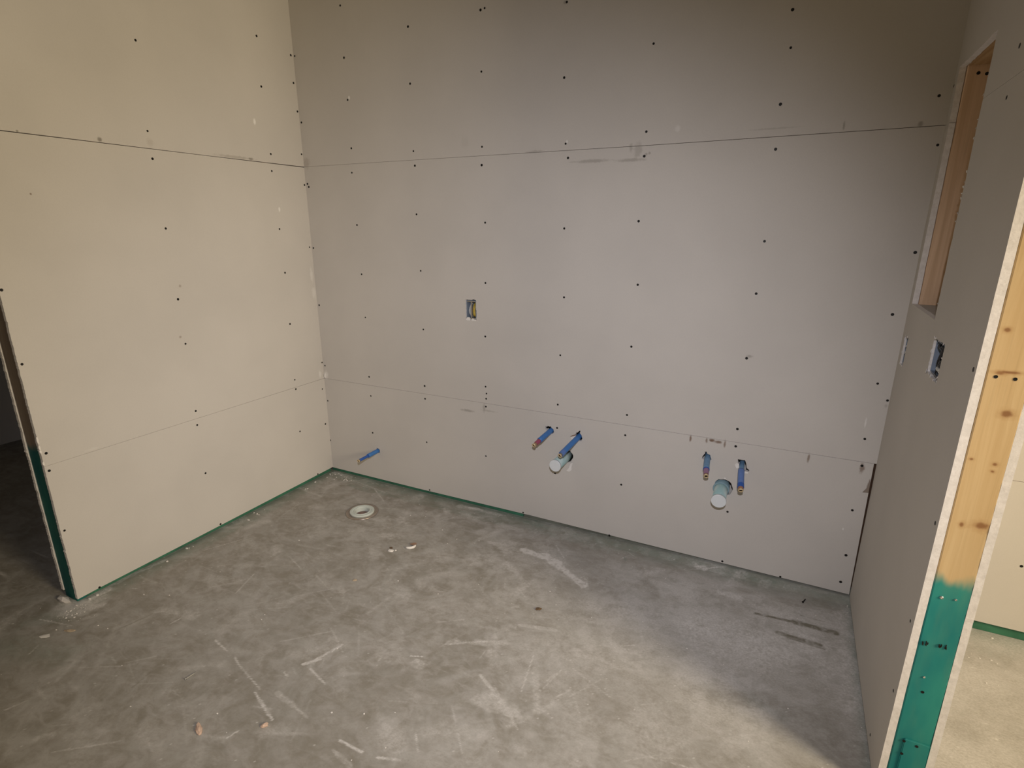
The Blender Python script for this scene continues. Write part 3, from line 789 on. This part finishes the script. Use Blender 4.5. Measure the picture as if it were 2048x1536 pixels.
# ---------------------------------------------------------------- right wall
wall_right = struct('wall_right')
RX, RY, RT = 2.9, -0.9476, 0.0175
SEAM = 1.845
N0, N1, NZ0, NZ1 = -0.449, -0.051, 1.262, 2.006
low = [(RY, 0.014), (0.0, 0.014), (0.0, SEAM - 0.0006), (N1, SEAM - 0.0006), (N1 + 0.001, NZ0), (N0, NZ0 - 0.002), (N0 - 0.002, SEAM - 0.0006), (RY, SEAM - 0.0006)]
BOX1 = [(-0.112, 1.047), (-0.050, 1.045), (-0.052, 1.148), (-0.113, 1.150)]
BOX2 = [(-0.633, 1.110), (-0.500, 1.116), (-0.497, 1.216), (-0.634, 1.219)]
rs_low = sheet(wall_right, 'x', jag(jag(jag(jag(low, 0.02, 0.0005, 12, {7}), 0.010, 0.0026, 12, {5}), 0.008, 0.0005, 2, {4}), 0.009, 0.0012, 14, {3}), [jag(BOX1, 0.005, 0.0009, 3), jag(BOX2, 0.006, 0.0010, 5)], RX, RX + RT, M_PAPER)
up_ = [(RY, SEAM + 0.0004), (N0 - 0.002, SEAM + 0.0004), (N0, NZ1), (N1 + 0.012, NZ1 + 0.003), (N1, SEAM + 0.0004), (0.0, SEAM + 0.0004), (0.0, CEIL), (RY, CEIL)]
rs_up = sheet(wall_right, 'x', jag(jag(up_, 0.02, 0.0005, 13, {7}), 0.009, 0.0014, 13, {1, 2, 3}), [], RX, RX + RT, M_PAPER)
screws([(rs_low, 0, SEAM), (rs_up, SEAM, 5)], 'x', RX, SCREW_RIGHT, -1)
SX0, SX1 = RX + RT + 0.0015, 2.9925


def skew_block(name, y0, y1, z0, z1, mat, x0=SX0):
    bm = bmesh.new()
    box_bm(bm, x0, SX1, y0, y1, z0, z1, 0.0025)
    for v in bm.verts:
        if v.co.x > (x0 + SX1) / 2:
            v.co.x += 0.005 * (1 - v.co.z / 0.8) if v.co.z < 1.0 else -0.0012
    return from_bm(name, bm, mat, wall_right)


es = skew_block('stud', RY, RY + 0.038, 0.0, CEIL, M_PINE)
es['label'] = 'end stud of knotty pine painted green up to knee height'
for y in (N1 + 0.019, N0 - 0.019):
    block('stud', SX0, SX1 - 0.004, y - 0.019, y + 0.019, 0.04, CEIL, M_PINE_RAW, wall_right)
block('bottom_plate', SX0, SX1 - 0.004, RY + 0.039, 0.0, 0.0, 0.038, M_GREEN, wall_right)
block('header', SX0, SX1 - 0.004, N0, N1, NZ1 + 0.001, NZ1 + 0.04, M_PINE_H, wall_right)
block('sill', SX0, SX1 - 0.004, N0, N1, NZ0 - 0.042, NZ0 - 0.002, M_SILL, wall_right)
nb = skew_block('nailer_block', RY - 0.003, RY - 0.0004, 0.0, 0.212, M_PINE, x0=2.9385)
nb['label'] = 'short green block on the foot of the end stud'
outer = [(RY, 0.02), (0.0, 0.02), (0.0, CEIL), (RY, CEIL)]
so = sheet(wall_right, 'x', jag(outer, 0.018, 0.0006, 15, {3}), [], SX1 + 0.0012, SX1 + 0.0178, M_PAPER)
for v in so.data.vertices:
    if v.co.z < 1.0:
        v.co.x += 0.005 * (1 - v.co.z / 0.8) if v.co.z < 0.8 else 0
# fasteners in the stud face
for i, (x, z) in enumerate(STUD_SCREWS):
    bm = bmesh.new()
    rr = 0.0042 if i == 0 else 0.003
    lathe_bm(bm, [(rr, 0), (rr, 0.001), (rr * 0.7, 0.0024), (rr * 0.2, 0.0022), (0.0001, 0.0016)], (0, 0, 0), n=14)
    o = from_bm('zinc_screw', bm, M_STEEL, wall_right)
    o.location = (x, RY - 0.0002, z)
    o.rotation_euler = (math.radians(90), 0, 0)
for (x, z) in STUD_HOLES:
    o = bpy.data.objects.new('screw', SCREW)
    COL.objects.link(o)
    o.parent = wall_right
    o.location = (x, RY - (0.0034 if z < 0.212 else 0.0003), z)
    o.rotation_euler = (math.radians(90), 0, 0)
    o.scale = (0.75, 0.75, 1)
for (x, z) in ((2.949, 1.984), (2.971, 1.980)):
    o = bpy.data.objects.new('screw', SCREW)
    COL.objects.link(o)
    o.parent = wall_right
    o.location = (x, N1 - 0.0004, z)
    o.rotation_euler = (math.radians(90), 0, 0)
for k, (x, z) in enumerate(STUD_SPLINTERS):
    q = random.Random(k + 3)
    bm = bmesh.new()
    for j in range(7):
        a = x + q.uniform(-0.009, 0.009)
        c = z + q.uniform(-0.004, 0.004)
        l = q.uniform(0.003, 0.008)
        box_bm(bm, a, a + 0.0016, RY - q.uniform(0.0015, 0.004), RY - 0.0001, c - l / 2, c + l / 2)
    o = from_bm('splinters', bm, M_BORE, wall_right)
    o['kind'] = 'stuff'

# ---------------------------------------------------------------- supply pipes


def bez(a, c, b, n):
    return [a * (1 - t) ** 2 + c * 2 * t * (1 - t) + b * t * t for t in [i / (n - 1) for i in range(n)]]


def pipe_path(key, n=61):
    (hx, hz), e = PIPES[key]
    a = Vector((hx, 0.07, hz))
    e = Vector(e)
    c = Vector((hx, e.y * 0.25, hz))
    return bez(a, c, e, n)


def seg(path, f0, f1, k=10):
    n = len(path) - 1
    out = []
    for i in range(k):
        t = (f0 + (f1 - f0) * i / (k - 1)) * n
        j = min(int(t), n - 1)
        out.append(path[j].lerp(path[j + 1], t - j))
    return out


def supply(key, label, parts, fit_r=0.0092, fit_from=0.93):
    (hx, hz), e = PIPES[key]
    root = tag(empty('supply_pipe', (0, 0, 0)), label, 'pipe', 'water supply stubs on the back wall')
    path = pipe_path(key)
    for (nm, f0, f1, r0, r1, mat) in parts:
        bm = bmesh.new()
        pts = seg(path, f0, f1, 12)
        tube_bm(bm, pts, [r0 + (r1 - r0) * i / 11 for i in range(12)], 20)
        from_bm(nm, bm, mat, root)
    # brass fitting: open ring; the shade in its hole is painted as a dark plug
    bm = bmesh.new()
    n = len(path) - 1
    d = (path[-1] - path[-4]).normalized()
    tip = path[-1]
    st = seg(path, fit_from, fit_from + 0.001, 2)[0]
    pts = [st, tip - d * 0.006, tip - d * 0.0055, tip]
    r = fit_r
    outer_r = tube_bm(bm, pts, [r * 0.86, r * 0.86, r * 1.05, r * 1.05], 22, True, False)
    inner = tube_bm(bm, [tip - d * 0.018, tip], [r * 0.70, r * 0.72], 22, True, False)
    for i in range(22):
        bm.faces.new((outer_r[-1][i], outer_r[-1][(i + 1) % 22], inner[-1][(i + 1) % 22], inner[-1][i]))
    fit = from_bm('fitting', bm, M_BRASS, root)
    bm = bmesh.new()
    tube_bm(bm, [tip - d * 0.0175, tip - d * 0.0022], [r * 0.66, r * 0.66], 16)
    from_bm('bore_shade', bm, M_BORE, fit)
    return root


supply('t', 'blue supply pipe stub with a short sleeve, low on the wall beside the left corner',
       [('sleeve', 0.0, 0.66, 0.0125, 0.0125, M_BLUE), ('pipe', 0.60, 0.95, 0.0083, 0.0083, M_BLUE_D)], 0.0082)
supply('a', 'blue supply pipe with a red section, left one of the pair above the left drain',
       [('sleeve', 0.0, 0.80, 0.0135, 0.0135, M_BLUE), ('pipe', 0.74, 0.92, 0.0112, 0.0105, M_RED)], 0.0096, 0.90)
supply('b', 'plain blue supply pipe whose brass end hangs over the left drain stub',
       [('sleeve', 0.0, 0.94, 0.0138, 0.0132, M_BLUE), ('collar', 0.86, 0.95, 0.0140, 0.0140, M_BLUE_V)], 0.0098, 0.92)
supply('c', 'pale blue supply pipe with a purple pink end, left above the right drain',
       [('sleeve', 0.0, 0.78, 0.0135, 0.0132, M_BLUE_P), ('collar', 0.765, 0.79, 0.0138, 0.0138, M_BLUE_D), ('pipe', 0.75, 0.93, 0.0118, 0.0108, M_PURPLE)], 0.0098, 0.91)
supply('d', 'long blue supply pipe with a dark blue ring, rightmost of the supply pipes',
       [('pipe', 0.0, 0.60, 0.0105, 0.0105, M_BLUE_P), ('sleeve', 0.47, 0.88, 0.0134, 0.0130, M_BLUE_V), ('collar', 0.85, 0.93, 0.0136, 0.0134, M_BLUE_D), ('crimp_ring', 0.92, 0.96, 0.0108, 0.0108, M_COPPER)], 0.0098, 0.94)


def drain(key, label, hub, r=0.0275):
    (hx, hz), e = PIPES[key]
    root = tag(empty('drain_pipe', (0, 0, 0)), label, 'pipe', 'capped drain stubs on the back wall')
    a = Vector((hx, 0.07, hz))
    e = Vector(e)
    d = (e - a).normalized()
    bm = bmesh.new()
    tube_bm(bm, [a, a.lerp(e, 0.5), e - d * 0.006], [r, r, r], 32)
    from_bm('pipe', bm, M_DRAIN, root)
    bm = bmesh.new()
    rc = r * 1.10
    tube_bm(bm, [e - d * 0.010, e - d * 0.0015, e], [rc, rc, rc - 0.0015], 40)
    from_bm('cap', bm, M_CAP, root)['label'] = 'flat white test cap'
    if hub:
        bm = bmesh.new()
        p0 = a.lerp(e, 0.20)
        p1 = a + d * ((0.07 + 0.004) / abs(d.y))
        outer_r = tube_bm(bm, [p0, p1 - d * 0.002, p1], [r * 1.22, r * 1.22, r * 1.16], 36, False, False)
        inner_r = tube_bm(bm, [p0, p1], [r * 1.02, r * 1.02], 36, False, False)
        for i in range(36):
            bm.faces.new((outer_r[-1][i], outer_r[-1][(i + 1) % 36], inner_r[-1][(i + 1) % 36], inner_r[-1][i]))
        from_bm('hub', bm, M_DRAIN_D, root)
    return root


drain('D1', 'pale aqua drain stub with a white cap, under the left pair of supply pipes', False)
drain('D2', 'drain stub with white cap and blue grey hub, under the right pair of pipes', True, 0.0285)

# ---------------------------------------------------------------- outlet boxes


def cable_bm(bm, pts, r, n=8):
    pts = [Vector(p) for p in pts]
    out = []
    for i in range(len(pts) - 1):
        p0, p1, p2, p3 = pts[max(0, i - 1)], pts[i], pts[i + 1], pts[min(len(pts) - 1, i + 2)]
        for k in range(5):
            t = k / 5
            out.append(0.5 * ((2 * p1) + (p2 - p0) * t + (2 * p0 - 5 * p1 + 4 * p2 - p3) * t * t + (3 * p1 - p0 - 3 * p2 + p3) * t ** 3))
    out.append(pts[-1])
    tube_bm(bm, out, [r] * len(out), n)


def outlet_box(axis, face, a0, a1, z0, z1, depth, label, sgn):
    """open box behind the board: five thin plastic walls as one tray"""
    root = tag(empty('outlet_box', (0, 0, 0)), label, 'outlet box')
    t = 0.0022
    bm = bmesh.new()
    d0, d1 = face, face + sgn * depth

    def B(al, ah, dl, dh, zl, zh):
        lo, hi = min(dl, dh), max(dl, dh)
        if axis == 'y':
            box_bm(bm, al, ah, lo, hi, zl, zh)
        else:
            box_bm(bm, lo, hi, al, ah, zl, zh)
    B(a0, a0 + t, d0, d1, z0, z1)
    B(a1 - t, a1, d0, d1, z0, z1)
    B(a0 + t, a1 - t, d0, d1, z0, z0 + t)
    B(a0 + t, a1 - t, d0, d1, z1 - t, z1)
    B(a0 + t, a1 - t, d1 - sgn * t, d1, z0 + t, z1 - t)
    from_bm('box', bm, M_BOX, root)
    return root


o1 = outlet_box('y', 0.005, 1.0325, 1.0885, 1.0675, 1.1635, 0.068, 'small outlet box with a yellow cable in the middle of the back wall', 1)
bm = bmesh.new()
cable_bm(bm, [(1.076, 0.050, 1.156), (1.077, 0.016, 1.132), (1.076, 0.011, 1.108), (1.079, 0.014, 1.088), (1.076, 0.040, 1.077)], 0.0052)
cable_bm(bm, [(1.067, 0.056, 1.154), (1.0685, 0.020, 1.136), (1.0675, 0.016, 1.106), (1.0690, 0.022, 1.084), (1.067, 0.050, 1.076)], 0.0045)
from_bm('cable', bm, M_CABLE_Y, o1)['label'] = 'yellow cable'
bm = bmesh.new()
cable_bm(bm, [(1.043, 0.060, 1.156), (1.043, 0.035, 1.135), (1.0415, 0.022, 1.112), (1.0425, 0.032, 1.085), (1.041, 0.060, 1.075)], 0.0055)
from_bm('cable', bm, M_CABLE_W, o1)['label'] = 'grey white cable'
bm = bmesh.new()
for zz in (1.1585, 1.0722):
    box_bm(bm, 1.035, 1.086, 0.0062, 0.0085, zz - 0.0028, zz + 0.0028, 0.0008)
box_bm(bm, 1.0555, 1.0605, 0.008, 0.018, 1.074, 1.158, 0.001)
from_bm('mounting_strap', bm, simple('zinc_strap', (0.40, 0.37, 0.32), 0.5, 0.5), o1)
flap(wall_back, 'y', 0, [(1.031, 1.066), (1.040, 1.078), (1.052, 1.079), (1.060, 1.069), (1.056, 1.062), (1.038, 1.061)], M_CRUMB, -0.002, name='bare_gypsum')
flap(wall_back, 'y', 0, [(1.063, 1.069), (1.072, 1.074), (1.084, 1.068), (1.090, 1.069), (1.091, 1.062), (1.066, 1.061)], M_CRUMB, -0.002, name='bare_gypsum')

o2 = outlet_box('x', RX + 0.006, -0.6305, -0.5015, 1.1195, 1.2125, 0.064, 'wide blue grey outlet box with black cables beside the timber niche', 1)
bx = RX + 0.007
bm = bmesh.new()
for k in range(4):
    e = 0.0042 * k
    f = 0.0016 * (k % 2)
    cable_bm(bm, [(bx + 0.020, -0.612, 1.206), (bx + f, -0.594 - e * 0.5, 1.2035), (bx + f, -0.585 - e * 0.7, 1.194), (bx + f, -0.570 - e, 1.177), (bx + f, -0.5605 - e, 1.160 + e * 0.5), (bx + f, -0.577 - e * 0.8, 1.151 + e), (bx + f, -0.600, 1.156 + e), (bx + 0.02, -0.616, 1.168)], 0.0023)
cable_bm(bm, [(bx + 0.02, -0.512, 1.197), (bx + 0.001, -0.530, 1.200), (bx, -0.556, 1.196), (bx, -0.580, 1.203), (bx + 0.012, -0.605, 1.198)], 0.0022)
cable_bm(bm, [(bx + 0.02, -0.525, 1.206), (bx + 0.001, -0.545, 1.203), (bx, -0.570, 1.196), (bx + 0.01, -0.600, 1.190)], 0.0022)
from_bm('cable', bm, M_CABLE_K, o2)['label'] = 'bundle of black wires'
bm = bmesh.new()
cable_bm(bm, [(bx + 0.02, -0.556, 1.150), (bx + 0.003, -0.565, 1.142), (bx + 0.002, -0.588, 1.140), (bx + 0.002, -0.608, 1.145), (bx + 0.02, -0.618, 1.150)], 0.0050)
cable_bm(bm, [(bx + 0.012, -0.606, 1.146), (bx + 0.003, -0.616, 1.134), (bx + 0.003, -0.610, 1.126), (bx + 0.02, -0.600, 1.128)], 0.0050)
from_bm('cable_jacket', bm, M_CABLE_W, o2)['label'] = 'white cable jacket'
bm = bmesh.new()
cable_bm(bm, [(bx + 0.010, -0.556, 1.140), (bx, -0.561, 1.1285), (bx - 0.001, -0.577, 1.1235), (bx - 0.001, -0.603, 1.124), (bx - 0.001, -0.612, 1.132), (bx + 0.008, -0.606, 1.141)], 0.0015, 6)
from_bm('cable', bm, M_CABLE_K, o2)
o3 = outlet_box('x', RX + 0.006, -0.1100, -0.0545, 1.0505, 1.1455, 0.050, 'narrow outlet box seen edge on beside the right back corner', 1)
bm = bmesh.new()
cable_bm(bm, [(bx + 0.03, -0.098, 1.140), (bx + 0.001, -0.094, 1.122), (bx + 0.001, -0.098, 1.098), (bx + 0.002, -0.093, 1.072), (bx + 0.03, -0.098, 1.058)], 0.0036)
from_bm('cable', bm, M_CABLE_K, o3)
q = random.Random(77)


def paper_fuzz(loop, face_x, seed, n=12):
    r = random.Random(seed)
    k = len(loop)
    for i in range(n):
        a = Vector(loop[i % k]).lerp(Vector(loop[(i + 1) % k]), r.uniform(0.05, 0.95))
        s = r.uniform(0.002, 0.0055)
        ang = r.uniform(0, 6.28)
        pts = [(a.x + s * math.cos(ang + t) * r.uniform(0.6, 1.2), a.y + s * math.sin(ang + t) * r.uniform(0.6, 1.2)) for t in (0, 1.5, 3.0, 4.6)]
        flap(wall_right, 'x', face_x, pts, M_CRUMB if r.random() < 0.65 else M_GYP, -r.uniform(0.001, 0.003), th=0.0008, name='torn_paper', tip=0)


paper_fuzz(BOX2, RX, 5, 16)
paper_fuzz(BOX1, RX, 6, 14)
paper_fuzz([(N0 - 0.002, NZ0), (N0 - 0.002, NZ1)], RX, 9, 16)
flap(wall_right, 'x', RX, [(-0.505, 1.113), (-0.494, 1.124), (-0.488, 1.118), (-0.496, 1.109)], M_CRUMB, -0.004)

# ---------------------------------------------------------------- floor drain
fd = tag(empty('floor_drain', (DRAIN_C[0], DRAIN_C[1], 0)), 'round toilet drain flange, white plastic in a tarnished steel ring, set in the concrete floor', 'drain')
tilt = Matrix.Rotation(math.radians(1.2), 3, 'X')
bm = bmesh.new()
lathe_bm(bm, [(0.058, 0.0005), (0.0885, 0.0005), (0.0890, 0.003), (0.0865, 0.0058), (0.080, 0.0062), (0.071, 0.0052), (0.0655, 0.003), (0.058, 0.003)], (0, 0, 0.0006), tilt, 64)
from_bm('steel_ring', bm, M_FLANGE, fd, True)['label'] = 'tarnished steel ring'
bm = bmesh.new()
lathe_bm(bm, [(0.052, -0.03), (0.053, 0.001), (0.0665, 0.004), (0.0668, 0.0105), (0.0645, 0.0125), (0.0535, 0.0128), (0.0500, 0.0105), (0.0465, 0.0102), (0.0450, 0.0120), (0.0415, 0.0120), (0.0400, 0.0090), (0.0395, -0.090), (0.052, -0.09)], (0, 0, 0), None, 64)
from_bm('flange', bm, M_PVC, fd)
bm = bmesh.new()
lathe_bm(bm, [(0.0396, -0.014), (0.032, -0.010), (0.018, -0.012), (0.013, -0.004), (0.0005, -0.003)], (0, 0, 0), None, 40)
from_bm('knockout', bm, M_KNOCK, fd, True)

# ---------------------------------------------------------------- bits on the floor
FA = FLOOR_AT
GR = 'wood chips on the floor'
tag(chunk('wood_chip', (*FA['chip1'], 0), (0.046, 0.019, 0.016), 3, M_CHIP, rot=math.radians(150)), 'longer of the two pinkish wood chips on the bare floor', 'wood chip', GR)
tag(chunk('wood_chip', (*FA['chip2'], 0), (0.022, 0.014, 0.013), 8, M_CHIP, rot=math.radians(60)), 'small tan wood chip on the floor right of the longer chip', 'wood chip', GR)


def curl():
    root = tag(empty('drywall_scrap', (*FA['curl'], 0)), 'curved white drywall scrap with brown paper on the floor below the drain flange', 'scrap')
    bm = bmesh.new()
    pts = [Vector((0.034 * math.cos(a) - 0.012, 0.030 * math.sin(a), 0.007)) for a in [(-1.3 + 1.9 * i / 8) for i in range(9)]]
    tube_bm(bm, pts, [0.003, 0.006, 0.0065, 0.007, 0.0065, 0.007, 0.006, 0.005, 0.003], 8)
    o = from_bm('gypsum', bm, M_CRUMB, root)
    bm = bmesh.new()
    pp = [(-0.012, 0.004), (0.012, 0.008), (0.016, 0.022), (0.004, 0.032), (-0.008, 0.022)]
    f0 = [bm.verts.new((x, y, 0.006)) for x, y in pp]
    f1 = [bm.verts.new((x, y, 0.009)) for x, y in pp]
    bm.faces.new(f0)
    bm.faces.new(f1)
    for i in range(5):
        bm.faces.new((f0[i], f0[(i + 1) % 5], f1[(i + 1) % 5], f1[i]))
    from_bm('paper', bm, M_TORN, root)
    root.rotation_euler = (0, 0, math.radians(-15))


curl()
bt = tag(empty('drywall_scrap', (*FA['bit'], 0)), 'small crumbled drywall scrap with a dark side, left of the curved scrap', 'scrap')
chunk('gypsum', (0.006, -0.008, 0), (0.030, 0.016, 0.010), 14, M_CRUMB, bt, 0.4)
chunk('paper', (-0.008, 0.012, 0), (0.018, 0.010, 0.008), 15, M_STONE, bt, 0.1)
chunk('gypsum', (0.024, 0.006, 0), (0.010, 0.008, 0.006), 16, M_CRUMB, bt, 1.1)
tag(chunk('pebble', (*FA['pebble'], 0), (0.024, 0.015, 0.010), 22, M_STONE, rot=0.6), 'dark brown pebble in the middle of the floor', 'pebble')
tag(chunk('drywall_scrap', (*FA['flake1'], 0), (0.046, 0.026, 0.006), 31, M_CRUMB, rot=0.3, sub=1, rough=0.35), 'white drywall flake on the dark floor before the left wall end', 'scrap')
tag(chunk('wood_chip', (*FA['flake2'], 0), (0.042, 0.014, 0.008), 33, M_TAN, rot=0.5), 'flat tan wood chip right of the white flake before the left wall end', 'wood chip', GR)
tag(chunk('drywall_scrap', (*FA['chip3'], 0), (0.022, 0.010, 0.007), 35, M_TAN, rot=0.8), 'tiny tan scrap on the open floor between drain flange and wood chips', 'scrap')
wd = chunk('gypsum_chunk', (FA['wedge'][0] + 0.055, LY - 0.022, 0), (0.085, 0.030, 0.030), 41, M_GYP, rot=math.radians(4), sub=1, rough=0.35)
tag(wd, 'broken gypsum chunk leaning at the foot of the left wall end', 'scrap')


def lying_screw(name, p, ang, ln, mat, label):
    root = tag(empty(name, (*p, 0)), label, 'screw')
    bm = bmesh.new()
    n = 26
    pts = [Vector((ln * i / n, 0, 0.0032)) for i in range(n + 1)]
    tube_bm(bm, pts, [(0.0018 + (0.0006 if i % 2 else 0)) * (1 - max(0, i - n * 0.75) / (n * 0.26)) + 0.0002 for i in range(n + 1)], 8)
    from_bm('shank', bm, mat, root)
    bm = bmesh.new()
    tube_bm(bm, [(-0.004, 0, 0.0042), (-0.003, 0, 0.0042), (0.002, 0, 0.0034)], [0.0042, 0.0042, 0.0018], 14)
    from_bm('head', bm, mat, root)
    root.rotation_euler = (0, 0, ang)


lying_screw('drywall_screw', FA['screw'], math.radians(70), 0.030, M_BLACK, 'black drywall screw lying on the dusty floor in the right back corner')
a0, a1 = Vector(FA['nail0']), Vector(FA['nail1'])
lying_screw('steel_screw', FA['nail0'], math.atan2((a1 - a0).y, (a1 - a0).x), (a1 - a0).length, M_STEEL, 'shiny steel screw lying on the floor above the longer wood chip')


def crumbs():
    q = random.Random(99)
    bm = bmesh.new()
    spots = []
    for k in range(90):                                    # swept against the end of the left wall
        spots.append((q.gauss(0.01, 0.055), q.gauss(-1.54, 0.03), q.choice([q.uniform(0.001, 0.0022), q.uniform(0.0012, 0.004)])))
    for k in range(26):
        spots.append((q.uniform(0.01, 0.2), q.gauss(-0.05, 0.03), q.uniform(0.002, 0.005)))
    for k in range(14):
        spots.append((q.uniform(0.005, 0.05), q.uniform(-1.5, -0.05), q.uniform(0.003, 0.007)))
    for k in range(60):
        spots.append((q.uniform(0.1, 2.8), q.uniform(-1.95, -0.1), q.uniform(0.0015, 0.0035)))
    for k in range(16):
        spots.append((2.90 - abs(q.gauss(0, 0.012)) - 0.006, q.uniform(-0.9, -0.02), q.uniform(0.001, 0.0028)))
    for k in range(22):
        spots.append((q.uniform(3.03, 3.4), -abs(q.gauss(0.02, 0.2)) - 0.02, q.uniform(0.002, 0.004)))
    for (x, y, s) in spots:
        if math.hypot(x - DRAIN_C[0], y - DRAIN_C[1]) < 0.1:
            continue
        if -0.20 < x < 0.004 and y > -1.575:
            continue
        r = bmesh.ops.create_icosphere(bm, subdivisions=1, radius=s)
        sx, sy, sz = q.uniform(0.7, 1.6), q.uniform(0.6, 1.2), q.uniform(0.3, 0.7)
        for v in r['verts']:
            v.co = Vector((x + v.co.x * sx * q.uniform(0.8, 1.2), y + v.co.y * sy, max(0.0, s * 0.3 + v.co.z * sz)))
    o = from_bm('gypsum_crumbs', bm, M_CRUMB)
    o['kind'] = 'stuff'
    tag(o, 'white gypsum crumbs strewn over the concrete floor and along the walls', 'crumbs')


crumbs()
